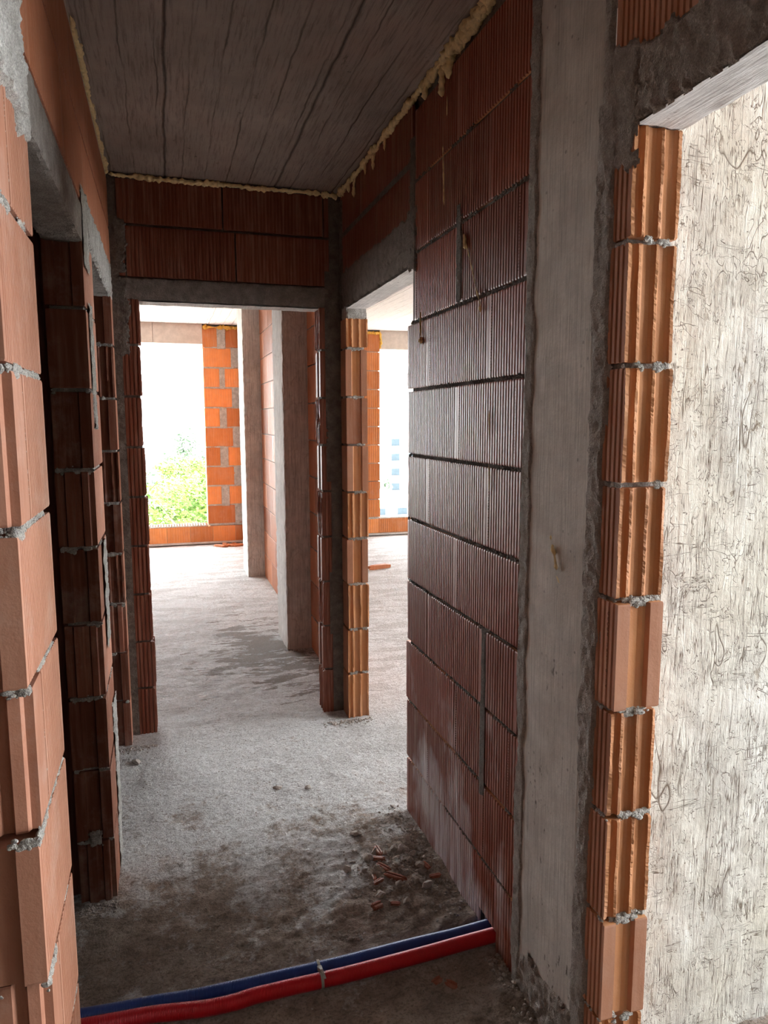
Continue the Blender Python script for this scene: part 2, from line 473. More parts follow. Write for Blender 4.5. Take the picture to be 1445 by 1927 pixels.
ICO = {}
for s_ in (1, 2):
    b_ = bmesh.new()
    bmesh.ops.create_icosphere(b_, subdivisions=s_, radius=1.0)
    ICO[s_] = ([v.co.copy() for v in b_.verts], [[v.index for v in f.verts] for f in b_.faces])
    b_.free()

def lumps(bm, fr, u0, u1, z, v=0.0, n=30, r0=.002, r1=.006, zs=.004, dens=6, thr=-.05, seed=0.0, sub=1, flat=.6):
    rr = random.Random(int(seed*100)+3)
    for i in range(n):
        u = rr.uniform(u0, u1)
        if nz((u*dens, z*3, 0), 1.0, seed) < thr: continue
        r = r0+(r1-r0)*rr.random()**1.8
        c = fr(u, v-r*.15, z+rr.gauss(0, zs))
        sx, sz = rr.uniform(.8, 1.7), rr.uniform(.6, 1.1)
        V_, F_ = ICO[sub]
        nv = []
        for p in V_:
            q = p*(r*(1+.5*nz(p, .9, i*1.3+seed)))
            nv.append(bm.verts.new(c + fr.U*(q.x*sx) - fr.N*(q.y*flat) + Vector((0, 0, q.z*sz))))
        for f_ in F_: bm.faces.new([nv[a] for a in f_])

class Frame:
    """wall frame: u along the wall, v into the wall from its visible face, z up"""
    def __init__(s, O, U, N):
        s.O = Vector((O[0], O[1], 0)); s.U = Vector((U[0], U[1], 0)); s.N = Vector((N[0], N[1], 0))
    def __call__(s, u, v, z): return s.O + s.U*u - s.N*v + Vector((0, 0, z))

GD = 0.0042
def end_profile(kind, T):
    """points (outward recess d, v) from v=0 to v=T, with a 'jitter' flag and an 'inner' flag"""
    if kind == 'female':
        return [(0, 0, 0, 0), (0, .031, 0, 0), (.004, .033, 0, 1), (.013, .038, 0, 1), (.014, .060, 0, 1), (.011, .070, 0, 1), (.012, .079, 0, 1),
                (.001, .083, 0, 0), (0, .110, 0, 0), (0, T, 0, 0)]
    if kind == 'step':
        return [(0, 0, 0, 0), (0, .034, 0, 0), (.012, .037, 0, 0), (.013, .080, 0, 0), (.004, .084, 0, 0), (.004, .112, 0, 0), (.004, T, 0, 0)]
    if kind == 'male':
        return [(.012, 0, 0, 0), (.012, .014, 0, 0), (.002, .018, 0, 0), (0, .036, 0, 0), (.009, .040, 0, 0), (.009, .055, 0, 0), (0, .060, 0, 0),
                (0, .085, 0, 0), (.012, .090, 0, 0), (.012, T, 0, 0)]
    if kind == 'cut':
        P = [(0, 0, 1, 1), (0, .0085, 1, 1)]
        for a, b_ in ((.0095, .0245), (.0345, .0645), (.0735, .1055)):
            P += [(.005, a, 0, 1), (.0095, a+(b_-a)*.2, 0, 1), (.0108, a+(b_-a)*.5, 0, 1), (.0095, a+(b_-a)*.8, 0, 1), (.005, b_, 0, 1)]
            P += [(0, b_+.001, 1, 1), (0, min(T, b_+.007), 1, 1)] if b_ < .1 else [(0, b_+.002, 1, 1), (0, T, 1, 1)]
        return P
    return [(0, 0, 0, 0), (0, T, 0, 0)]

def brick(bm, fr, u0, u1, z0, z1, T, e0='flat', e1='flat', ribs=True, backribs=False, pitch=0.0165, tint=None, dv=0.0, jag=0.004, margin=0.010,
          gd=GD, lev=14, shade_end=False):
    lt = bm.faces.layers.float.get('tint') or bm.faces.layers.float.new('tint')
    li = bm.faces.layers.float.get('inner') or bm.faces.layers.float.new('inner')
    tv = random.random() if tint is None else tint
    pts = []   # (u, v, jitter dir, inner)
    def ribline(v, sgn, a, b_):
        L = b_-a
        n = int((L - 2*margin)/pitch)
        if n < 1: return []
        st = a + (L - n*pitch)/2
        r = pitch*0.53; s = 0.0012
        out = []
        for i in range(n):
            g0 = st + i*pitch + (pitch-(pitch-r))/2
            g1 = g0 + (pitch-r)
            out += [(g0, v, 0, 0), (g0+s, v+sgn*gd, 0, 0), (g1-s, v+sgn*gd, 0, 0), (g1, v, 0, 0)]
        return out
    p0 = end_profile(e0, T); p1 = end_profile(e1, T)
    if shade_end: p0 = [(d, v, j, 1) for d, v, j, _ in p0]  # whole end face takes the second colour, used as painted shade
    pts.append((u0+p0[0][0], 0, -p0[0][2], p0[0][3]))
    if ribs: pts += ribline(0, 1, u0+p0[0][0], u1-p1[0][0])
    pts += [(u1-d, v, j, i) for d, v, j, i in p1]
    if backribs: pts += list(reversed(ribline(T, -1, u0+p0[-1][0], u1-p1[-1][0])))
    pts += [(u0+d, v, -j, i) for d, v, j, i in reversed(p0[1:])]
    rough = 'cut' in (e0, e1)
    zs = [z0, z0+.004]
    if rough:
        k = lev
        zs += [z0+.004 + (z1-z0-.008)*i/k for i in range(1, k)]
    zs += [z1-.004, z1]
    seed = random.random()*50
    rings = []
    for li_, z in enumerate(zs):
        endl = li_ in (0, len(zs)-1)
        ring = []
        for (u, v, j, _) in pts:
            du = dvv = 0.0
            if j:
                q = (u*9, v*60, z)
                du = -j*max(-0.15, (0.25+1.1*nz((v*80, z*9, 0), 1.0, seed) + 0.55*nz((v*200, z*160, 0), 1.0, seed+5) + 0.35*nz((v*200, z*420, 0), 1.0, seed+6)))*jag
                dvv = nz((z*16, v*90, 1), 1.0, seed+2)*0.0016 + nz((z*260, v*90, 1), 1.0, seed+2)*0.0005
                if endl: du -= j*jag*1.3*abs(nz((v*60, z, 0), 1.0, seed+8))*2
            if endl:
                if abs(u-u0) < 0.004: du += 0.0012
                if abs(u-u1) < 0.004: du -= 0.0012
                if v < 0.0005: dvv += 0.0012
                if v > T-0.0005: dvv -= 0.0012
            ring.append(bm.verts.new(fr(u+du, v+dvv+dv, z)))
        rings.append(ring)
    n = len(pts)
    for a, b_ in zip(rings[:-1], rings[1:]):
        for i in range(n):
            k = (i+1) % n
            f = bm.faces.new((a[i], a[k], b_[k], b_[i]))
            f[lt] = tv
            f[li] = 1.0 if (pts[i][3] and pts[k][3]) else 0.0
    for r in (rings[0], rings[-1]):
        f = bm.faces.new(r)
        f[lt] = tv; f[li] = 1.0

def smear(bm, fr, u0, u1, z0, z1, thick=0.006, res=0.006, edge=0.015, cover=1.0, seed=0.0, v0=0.0, seglen=18):
    """hand-thrown mortar on a wall face, irregular outline"""
    nu = max(2, int((u1-u0)/res)); nzv = max(2, int((z1-z0)/res))
    nu = min(nu, 400); nzv = min(nzv, 460)
    V = {}
    Hh = {}
    for i in range(nu+1):
        for j in range(nzv+1):
            u = u0+(u1-u0)*i/nu; z = z0+(z1-z0)*j/nzv
            d = min(u-u0, u1-u, z-z0, z1-z)
            e = d - edge*(0.55+0.9*nz((u, z, 0), seglen, seed)+0.45*nz((u, z, 0), seglen*4, seed+3))*1.0
            if cover < 1.0:
                e -= (nz((u, z, 0), 7, seed+11)*0.5+0.5 - cover)*0.09
            h = min(1.0, e/0.006)*thick*(0.75+0.5*fbm((u, z, 1), 40, seed+6)) if e > 0 else -0.004
            Hh[i, j] = h
    for i in range(nu):
        for j in range(nzv):
            q = ((i, j), (i+1, j), (i+1, j+1), (i, j+1))
            if max(Hh[k] for k in q) <= 0: continue
            vs = []
            for k in q:
                if k not in V:
                    u = u0+(u1-u0)*k[0]/nu; z = z0+(z1-z0)*k[1]/nzv
                    V[k] = bm.verts.new(fr(u, v0-max(Hh[k], -0.004), z))
                vs.append(V[k])
            bm.faces.new(vs)

def bead(bm, pts, rad, seed=0.0, scale=22, amp=0.6, segs=10, step=0.008, flat=1.0, lump=5):
    """knobbly bead along a path"""
    rings = []
    for a, b_ in zip(pts[:-1], pts[1:]):
        a = Vector(a); b_ = Vector(b_)
        n = max(1, int((b_-a).length/step))
        for i in range(n): rings.append((a.lerp(b_, i/n), (b_-a).normalized()))
    rings.append((Vector(pts[-1]), rings[-1][1]))
    vr = []
    N = len(rings)
    for i, (p, d) in enumerate(rings):
        s = Vector((0, 0, 1)) if abs(d.z) < 0.9 else Vector((0, 1, 0))
        x = d.cross(s).normalized(); y = x.cross(d).normalized()
        tap = min(1.0, (i+0.4)/3, (N-i-0.6)/3)
        rr = rad*(0.75+0.7*nz(p, lump, seed))*tap
        ring = []
        for k in range(segs):
            t = 2*math.pi*k/segs
            o = x*math.cos(t) + y*math.sin(t)*flat
            q = p + o*rr
            q += o*rr*amp*fbm(q, scale, seed+2)
            ring.append(bm.verts.new(q))
        vr.append(ring)
    for a, b_ in zip(vr[:-1], vr[1:]):
        for k in range(segs):
            bm.faces.new((a[k], a[(k+1) % segs], b_[(k+1) % segs], b_[k]))
    bm.faces.new(vr[0]); bm.faces.new(vr[-1])

def joints(bm, fr, u0, u1, ks, thick=0.007, cover=0.55, h=0.016, zo=0.0, seed=0.0, v0=0.003):
    for k in ks:
        lumps(bm, fr, u0, u1, .25*k-0.006+zo, v0, int((u1-u0)*330), .002, .0065, .003, 5, -.10, seed+k*2.3)

def core(bm, fr, u0, u1, z0, z1, v0, v1):
    a = fr(u0, v0, z0); b_ = fr(u1, v1, z1)
    box(bm, min(a.x, b_.x), max(a.x, b_.x), min(a.y, b_.y), max(a.y, b_.y), z0, z1)

T = 0.115
XR, XL, YT, HC = 0.913, -0.218, 3.786, 2.80
G = 0.012   # joint
fR = Frame((XR, 0), (0, 1), (-1, 0))     # right wall, u = Y
fL = Frame((XL, 0), (0, 1), (1, 0))      # left wall, u = Y
fT = Frame((0, YT), (1, 0), (0, -1))     # partition with the far doorway, u = X
ZL0, ZL1 = 2.212, 2.318                  # lintels

def ceil_z(y):
    return HC + max(0.0, (y-4.0))*0.010

# ------------------------------------------------------------------ floor
def axis(spec):
    out = []
    for a, b_, s in spec:
        n = max(1, round((b_-a)/s))
        out += [a+(b_-a)*i/n for i in range(n)]
    out.append(spec[-1][1])
    return out
xs = axis([(-3.6, -0.9, 0.09), (-0.9, -0.35, 0.02), (-0.35, 1.1, 0.009), (1.1, 3.6, 0.04), (3.6, 4.4, 0.2)])
ys = axis([(-3.3, 1.2, 0.15), (1.2, 3.9, 0.009), (3.9, 6.0, 0.016), (6.0, 9.9, 0.03)])
def floor_z(x, y):
    p = (x, y, 0)
    near = max(0.0, min(1.0, (4.2-y)/2.2))
    z = fbm(p, 9, 2)*0.0034 + fbm((x, y*2.2, 0), 3.0, 5)*0.003
    z += (fbm(p, 38, 1)*0.0034 + max(0.0, fbm(p, 17, 8))*0.008)*near + fbm(p, 30, 1)*.0012
    # dirt heaped against the right wall and round the rubble
    if 1.35 < y < 2.75 and x < XR+.02:
        d = max(0.0, 1-(XR+.0-x)/0.16)*min(1.0, (2.80-y)/0.3)
        if 1.80 < y < 1.96: d *= 0.15
        z += d*(0.010+0.016*max(0.0, nz(p, 8, 4)+0.3))
    if y < 2.0 and x > 0.5 and y > 1.2:
        z += 0.016*max(0.0, fbm(p, 12, 19))*min(1, (x-.5)/.3)
    d = math.hypot(x-0.72, (y-2.26)*0.8)
    z += max(0.0, 1-d/0.28)*0.014*(1+nz(p, 22, 3))
    return max(-0.02, z)
bm = bmesh.new()
grid = [[bm.verts.new((x, y, floor_z(x, y))) for y in ys] for x in xs]
for i in range(len(xs)-1):
    for j in range(len(ys)-1):
        bm.faces.new((grid[i][j], grid[i+1][j], grid[i+1][j+1], grid[i][j+1]))
fl = link('floor', bm, M['floor'], smooth=True, recalc=False)
tag(fl, 'rough dusty concrete floor, brown near the pipes and pale grey beyond', 'floor', kind='structure')

# ------------------------------------------------------------------ ceiling
bm = bmesh.new()
cy = [-3.3, 0, 1.3, 3.84, 5, 7, 9.95]
cx = [-3.6, XL-.1, 0.95, 1.03, 4.4]
for lay in (0, 1):
    g2 = [[bm.verts.new((x, y, ceil_z(y)+0.25*lay)) for y in cy] for x in cx]
    for i in range(len(cx)-1):
        for j in range(len(cy)-1):
            bm.faces.new((g2[i][j], g2[i+1][j], g2[i+1][j+1], g2[i][j+1]))
    if lay == 0: g0 = g2
def side(a, b_): 
    for k in range(len(a)-1): bm.faces.new((a[k], a[k+1], b_[k+1], b_[k]))
side(g0[0], g2[0]); side(g0[-1], g2[-1]); side([r[0] for r in g0], [r[0] for r in g2]); side([r[-1] for r in g0], [r[-1] for r in g2])
ce = link('ceiling', bm, M['ceiling'])
tag(ce, 'board-marked brownish grey concrete ceiling slab with plank seams', 'ceiling', kind='structure')

# ------------------------------------------------------------------ right wall (brick, column, jamb, lintels)
wr = empty('wall_right', (XR, 2.2, 0))
tag(wr, 'right wall of ribbed red clay blocks with a grey concrete column and lintels', 'wall', kind='structure')
def put(name, bm, mat, parent, label=None, smooth=False, **kw):
    o = link(name, bm, mat, parent, smooth, **kw)
    o.matrix_parent_inverse = Matrix.Translation(-Vector(parent.location))
    if label: o['label'] = label
    return o

YE, YC = 2.68, 1.712       # free end of the wall, start at the column
bm = bmesh.new()
for k in range(11):
    z0, z1 = .25*k, .25*k+.25-G
    if k == 0: z0 = -0.01
    js = [2.181] if k % 2 == 0 else [2.454, 1.951]
    ed = YE + random.uniform(-.006, .006)
    if k >= 9: ed = 2.60
    if k == 8: ed = 2.615
    cuts = [ed] + js + [YC]
    cuts = sorted(cuts)
    for a, b_ in zip(cuts[:-1], cuts[1:]):
        if b_-a < .02: continue
        g = 0.0015
        if k in (3, 8) and (abs(a-2.181) < .01 or abs(b_-2.181) < .01 or abs(a-1.951) < .01 or abs(b_-1.951) < .01): g = 0.012
        e1 = 'flat' if b_ < ed-.01 else ('cut' if k % 2 else 'female')
        if k == 0 and a <= 1.82 < b_:
            # the block above the pipes has its lower edge broken away
            brick(bm, fR, 1.955, b_-g, z0, z1, T, 'cut', e1, dv=0.0, tint=.45)
            brick(bm, fR, 1.83, 1.9535, .066, z1, T, 'cut', 'flat', margin=.004, tint=.45)
            brick(bm, fR, a+g, 1.8285, z0, z1, T, 'flat', 'cut', margin=.004, tint=.45)
            continue
        brick(bm, fR, a+g, b_-g, z0, z1, T, 'flat', e1, dv=random.uniform(-.0015, .0015), gd=.0055)
for f in bm.faces: pass
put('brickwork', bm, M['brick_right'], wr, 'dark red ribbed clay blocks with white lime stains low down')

bm = bmesh.new()
core(bm, fR, YC, YE-.035, .07, HC-.02, .010, T-.010)
core(bm, fR, YC, 1.825, 0, .08, .010, T-.010)
core(bm, fR, 1.96, YE-.035, 0, .08, .010, T-.010)
joints(bm, fR, YC, YE-.01, range(1, 11), .0065, 0.50, .017, seed=3)
smear(bm, fR, 1.925, 1.968, .75, 1.0, .004, .005, .006, 1.0, 4)
smear(bm, fR, 1.93, 1.965, .45, .76, .003, .005, .008, .8, 5)
smear(bm, fR, 2.150, 2.205, 2.0, 2.27, .004, .005, .007, 1.0, 6)
smear(bm, fR, 2.165, 2.195, 2.2, 2.3, .003, .005, .007, .8, 16)

# strip between the two masonries above the doorway
smear(bm, fR, 2.585, 2.655, 2.30, 2.66, .007, .006, .010, 1.0, 8)
put('mortar_joints', bm, M['mortar_dark'], wr)

# concrete column flush with the wall
bm = bmesh.new()
rough_box(bm, XR, XR+.110, 1.395, YC-.012, -.02, HC+.02, .02, .0022, 7, .006, 3)
put('column', bm, M['col'], wr, 'smooth grey cast concrete column', smooth=False)
bm = bmesh.new()
smear(bm, fR, YC-.045, YC+.022, -.01, 2.81, .006, .006, .014, 1.0, 7, seglen=9)
smear(bm, fR, 1.345, 1.425, -.01, 2.30, .007, .006, .017, 1.0, 21, seglen=9)
smear(bm, fR, 1.365, 1.41, 2.2, 2.8, .006, .006, .010, 1.0, 22)
smear(bm, fR, 1.40, 1.70, -.02, .16, .012, .008, .05, .75, 23, seglen=12)
put('mortar_fillet', bm, M['mortar'], wr)

# jamb of the near opening: cut clay blocks stacked beside the column
bm = bmesh.new()
kinds = ['cut', 'female', 'cut', 'cut', 'female', 'cut', 'cut', 'cut', 'cut']
near_end = [1.290, 1.284, 1.288, 1.291, 1.281, 1.290, 1.287, 1.292, 1.290]
for k in range(9):
    z0, z1 = .25*k-.004, .25*k+.25-G-.004
    if k == 0: z0 = -.01
    if k == 8: z1 = 2.210
    brick(bm, fR, near_end[k], 1.392, z0, z1, T, kinds[k], 'flat', True, dv=random.uniform(-.0012, .0012), margin=.002, jag=.0032, lev=60,
          tint=[.5, .75, .4, .3, .8, .35, .6, .5, .45][k])
put('jamb_brickwork', bm, M['brick_jamb'], wr, 'orange clay block ends with open grooved cells')
bm = bmesh.new()
core(bm, fR, 1.318, 1.39, 0, 2.2, .010, T-.010)
fJ = Frame((XR, 1.288), (1, 0), (0, -1))
for k in range(1, 9):
    lumps(bm, fR, 1.295, 1.39, .25*k-.011, .003, 45, .0015, .005, .0025, 20, -.1, 31+k, 2)
    lumps(bm, fJ, .025, .108, .25*k-.010, .010, 150, .002, .0065, .0032, 26, -.12, 51+k, 2)
    lumps(bm, fJ, .035, .095, .25*k-.013, .004, 26, .003, .008, .005, 22, .05, 61+k, 2)
put('jamb_mortar', bm, M['mortar_light'], wr)

# near lintel over the wide opening
bm = bmesh.new()
rough_box(bm, XR, XR+T, 0.10, 1.375, ZL0, 2.335, .012, .003, 16, .006, 9)
smear(bm, fR, 1.27, 1.40, 2.12, 2.39, .005, .005, .03, 1.0, 41)
smear(bm, fR, .55, 1.30, 2.200, 2.365, .006, .006, .03, 1.0, 42)
put('lintel', bm, M['lintel_near'], wr, 'rough brown-grey mortar-smeared lintel over near opening')
bm = bmesh.new()
g_ = {}
for i in range(0, 101):
    for j in range(0, 13):
        y = .10 + 1.19*i/100; x = XR+.003+(T-.006)*j/12
        g_[i, j] = bm.verts.new((x, y, ZL0-.003+fbm((x*2.2, y, 0), 14, 4)*.0028))
for i in range(100):
    for j in range(12): bm.faces.new((g_[i, j], g_[i+1, j], g_[i+1, j+1], g_[i, j+1]))
put('lintel_soffit', bm, M['soffit'], wr, 'white underside of lintel', smooth=True, recalc=False)
bm = bmesh.new()
for z0, z1, js in ((2.345, 2.585, [0.62, 1.12]), (2.597, 2.79, [.36, .87])):
    cuts = [0.1] + js + [1.365]
    for a, b_ in zip(cuts[:-1], cuts[1:]): brick(bm, fR, a+.002, b_-.002, z0, z1, T)
put('upper_brickwork', bm, M['brick_jamb'], wr, 'ribbed clay blocks above near lintel')
bm = bmesh.new()
core(bm, fR, .1, 1.36, 2.33, 2.795, .010, T-.010)
put('upper_mortar', bm, M['mortar'], wr)

# far doorway in the right wall: lintel, blocks above, stub beyond it
YS = 3.668
bm = bmesh.new()
rough_box(bm, XR-.001, XR+T, 2.60, YT+.02, ZL0-.004, 2.325, .016, .004, 16, .010, 12)
smear(bm, fR, 2.57, 2.70, 2.17, 2.42, .007, .006, .025, 1.0, 13)
smear(bm, fR, 2.62, 3.78, 2.26, 2.40, .006, .008, .02, 1.0, 14)
put('far_lintel', bm, M['lintel'], wr, 'rough concrete lintel over far doorway')
bm = bmesh.new()
for z0, z1, js in ((2.34, 2.56, [3.1]), (2.572, 2.775, [2.86, 3.36])):
    cuts = [2.628] + js + [3.765]
    for a, b_ in zip(cuts[:-1], cuts[1:]): brick(bm, fR, a+.0015, b_-.0015, z0, z1, T)
put('doorway_brickwork', bm, M['brick_right'], wr)
bm = bmesh.new()
core(bm, fR, 2.59, 3.80, 2.32, HC+.01, .010, T-.010)
smear(bm, fR, 2.63, 3.74, 2.555, 2.58, .005, .006, .004, .8, 15)
smear(bm, fR, 3.72, 3.787, 2.2, 2.76, .008, .007, .012, 1.0, 18)
put('doorway_mortar', bm, M['mortar_dark'], wr)
bm = bmesh.new()
kinds = ['cut', 'cut', 'cut', 'female', 'cut', 'female', 'step', 'female', 'cut']
for k in range(9):
    z0, z1 = .25*k+.006, .25*k+.25-G+.006
    if k == 0: z0 = -.01
    if k == 8: z1 = 2.150
    brick(bm, fR, YS+random.uniform(-.006, .006), YT+.10, z0, z1, T, kinds[k], 'flat', False, tint=random.uniform(.3, .9), dv=random.uniform(-.003, .003))
put('stub_brickwork', bm, M['brick_jamb'], wr, 'slim jamb of grooved orange block ends')
bm = bmesh.new()
core(bm, fR, YS+.03, YT+.05, 0, 2.2, .012, T-.012)
rough_box(bm, XR+.002, XR+T-.002, YS+.002, YS+.1, 2.148, 2.215, .01, .003, 20, .004, 4)
fS = Frame((XR, YS), (1, 0), (0, -1))
for k in range(1, 9): lumps(bm, fS, .01, .108, .25*k-.002, .008, 110, .002, .007, .004, 22, -.1, 71+k)
put('stub_mortar', bm, M['mortar_light'], wr)

# expanding foam along the ceiling
def foam_line(bm, P0, P1, rad, seed, drips=(), off=(0, 0, 0)):
    n = 26
    pts = []
    for i in range(n+1):
        p = Vector(P0).lerp(Vector(P1), i/n)
        pts.append(p + Vector((nz(p, 9, seed)*.004, nz(p, 9, seed+1)*.004, -abs(nz(p, 6, seed+2))*.008)))
    bead(bm, pts, rad, seed, 55, 1.0, 14, .005, 1.0, 9)
bm = bmesh.new()
foam_line(bm, (XR-.004, 1.72, 2.787), (XR-.004, 2.62, 2.785), .017, 2)
foam_line(bm, (XR-.010, 1.98, 2.775), (XR-.010, 2.42, 2.778), .021, 5)
foam_line(bm, (XR-.006, 2.60, 2.782), (XR-.004, 3.76, 2.782), .016, 9)
for y, l, r in ((2.31, .10, .012), (2.25, .07, .014), (2.95, .05, .010), (3.12, .07, .009), (3.25, .05, .010), (3.45, .09, .009), (2.47, .045, .010), (2.13, .035, .01), (3.55, .04, .012)):
    bead(bm, [(XR-.006, y, 2.775), (XR-.008, y+.01, 2.775-l*.5), (XR-.005, y+.016, 2.775-l)], r, y, 55, .9, 10, .005)
# strings of foam that ran down the blocks
for pts, r in (([(2.315, 2.52), (2.305, 2.42), (2.30, 2.33)], .003), ([(2.115, 2.17), (2.07, 2.09), (2.04, 2.03)], .0022), ([(2.04, 2.03), (2.01, 1.98), (2.0, 1.955)], .0025),
               ([(2.005, 1.965), (2.0, 1.945)], .006), ([(2.13, 2.20), (2.118, 2.15)], .0065), ([(2.525, 2.02), (2.522, 1.93)], .004), ([(2.52, 1.935), (2.515, 1.905)], .010),
               ([(1.93, 1.66), (1.925, 1.58)], .0018), ([(1.925, 1.50), (1.92, 1.42)], .002), ([(2.28, 2.66), (2.282, 2.60)], .002)):
    bead(bm, [(XR-.0045, y, z) for y, z in pts], r, pts[0][0]*7, 60, .5, 8, .003, 1.0, 40)
for pts, r in (([(1.553, 1.322), (1.538, 1.295), (1.528, 1.262)], .0055), ([(1.560, 1.345), (1.558, 1.332)], .003), ([(1.528, 1.248), (1.512, 1.232)], .0025)):
    bead(bm, [(XR-.0055, y, z) for y, z in pts], r, pts[0][0]*7, 90, .5, 8, .002, 1.0, 60)
put('foam_seal', bm, M['foam'], wr, 'yellowish expanding foam with drips under ceiling', smooth=True)
# marks stamped into the clay: a code on the jamb block and dotted ridges by the joints
M['stamp'] = plain('stamped_clay', (0.16, 0.07, 0.04), .8, .2, .1)
cu = bpy.data.curves.new('stamped_code', 'FONT')
cu.body = 'C\nE\nC\nC\nE\n \n3\n6\n3\n1\n1\n0\n:\n1\n4'
cu.size = .0105; cu.space_line = 1.12; cu.align_x = 'CENTER'; cu.extrude = .0002
so = bpy.data.objects.new('stamped_code', cu)
C.objects.link(so)
cu.materials.append(M['stamp'])
so.matrix_world = Matrix(((0, 0, -1, XR-.0016), (-1, 0, 0, 1.3135), (0, 1, 0, 1.205), (0, 0, 0, 1)))
so.parent = wr; so.matrix_parent_inverse = Matrix.Translation(-Vector(wr.location))
bm = bmesh.new()
for k in range(1, 9):
    for j in ([2.181, 2.60, 1.79] if k % 2 == 0 else [2.454, 1.951]):
        y = j-.016 + random.uniform(-.001, .001)
        z = .25*k+.02
        while z < .25*k+.22:
            box(bm, XR-.0004, XR+.002, y-.0022, y+random.uniform(.0005, .0022), z, z+random.uniform(.0015, .0035))
            z += .0085
put('stamped_marks', bm, M['stamp'], wr)

# ------------------------------------------------------------------ left wall: three piers, two doorways
wl = empty('wall_left', (XL, 2.5, 0))
tag(wl, 'left wall of clay block piers with two dark doorways under lintels', 'wall', kind='structure')
bm = bmesh.new()
for k in range(9):
    z0, z1 = .25*k-.035, .25*k+.25-G-.035
    if k == 0: z0 = -.01
    if k == 8: z1 = 2.155
    if k % 2:
        brick(bm, fL, 1.178+random.uniform(-.004, .004), 1.502, z0, z1, T, 'step', 'flat', dv=random.uniform(-.001, .001), gd=.0024, pitch=.0135)
    else:
        brick(bm, fL, 1.205, 1.296, z0, z1, T, 'male', 'flat', ribs=False, tint=.6)
        brick(bm, fL, 1.301, 1.502, z0, z1, T, 'flat', 'flat', gd=.0024, pitch=.0135)
put('near_pier_brickwork', bm, M['brick_left'], wl, 'pale pinkish ribbed clay blocks with staggered ends')
bm = bmesh.new()
core(bm, fL, 1.24, 1.485, 0, 2.15, .009, T-.009)
fP = Frame((XL-T, 1.18), (1, 0), (0, -1))
for k in range(1, 9):
    lumps(bm, fL, 1.22, 1.49, .25*k-.041, .004, 200, .0015, .0055, .003, 9, -.02, 81+k, 2)
    lumps(bm, fL, 1.19, 1.27, .25*k-.043, .002, 60, .002, .008, .004, 14, .0, 86+k, 2)
    if k % 2 == 0:
        for q in range(9): lumps(bm, fL, 1.2955, 1.3025, .25*k-.03+.024*q, .003, 16, .0012, .004, .008, 3, -.12, 91+k+q*.3, 2)
    lumps(bm, fP, 0, T, .25*k-.042, .004, 70, .002, .007, .004, 16, .0, 95+k, 2)
smear(bm, fL, 1.17, 1.44, 2.12, 2.34, .018, .006, .025, 1.0, 99)
smear(bm, fL, 1.38, 1.52, 2.10, 2.27, .010, .006, .045, .7, 98)
put('near_pier_mortar', bm, M['mortar_light'], wl)

bm = bmesh.new()
kinds = ['male', 'step', 'step', 'male', 'step', 'male', 'step', 'flat', 'step']
for k in range(9):
    z0, z1 = .25*k-.02, .25*k+.25-G-.02
    if k == 0: z0 = -.01
    if k == 8: z1 = 2.20
    brick(bm, fL, 2.436+random.uniform(-.004, .004), 2.76+random.uniform(-.006, .006), z0, z1, T, kinds[k], 'flat', gd=.0008, dv=random.uniform(-.001, .002), shade_end=True)
put('middle_pier_brickwork', bm, M['brick_middle'], wl, 'stepped red block ends coloured dark for shade, with a pale side')
bm = bmesh.new()
core(bm, fL, 2.46, 2.74, 0, 2.2, .009, T-.009)
fP2 = Frame((XL-T, 2.436), (1, 0), (0, -1))
for k in range(1, 9):
    lumps(bm, fP2, .005, T-.005, .25*k-.028, .006, 110, .002, .0075, .0045, 20, .02, 101+k)
    lumps(bm, fL, 2.45, 2.75, .25*k-.027, .003, 90, .0015, .005, .003, 8, .05, 111+k)
smear(bm, fP2, .035, .085, .20, .26, .016, .004, .012, 1.0, 121, .002, 26)
for a, b_, c_, d in ((2.50, 2.62, 1.73, 2.0), (2.52, 2.60, 1.6, 1.76), (2.56, 2.70, .85, 1.22), (2.64, 2.78, .12, .62), (2.62, 2.74, -.01, .2), (2.44, 2.60, 2.10, 2.34)):
    smear(bm, fL, a, b_, c_, d, .007, .005, .028, .92, a*c_*9, .001)
put('middle_pier_mortar', bm, M['mortar_light'], wl)
bm = bmesh.new()
for k in range(9):
    z0, z1 = .25*k-.01, .25*k+.25-G-.01
    if k == 0: z0 = -.01
    if k == 8: z1 = 2.21
    brick(bm, fL, 3.665+random.uniform(-.004, .004), YT+.1, z0, z1, T, ['step', 'step', 'male', 'cut', 'step', 'cut', 'step', 'cut', 'step'][k], 'flat', ribs=False, shade_end=True)  # these ends are coloured dark for shade too
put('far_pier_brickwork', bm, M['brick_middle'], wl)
bm = bmesh.new()
core(bm, fL, 3.70, YT, 0, 2.2, .010, T-.010)
fP3 = Frame((XL-T, 3.665), (1, 0), (0, -1))
for k in range(1, 9): lumps(bm, fP3, .005, T-.005, .25*k-.018, .006, 90, .002, .0075, .004, 20, .0, 131+k)
put('far_pier_mortar', bm, M['mortar_light'], wl)
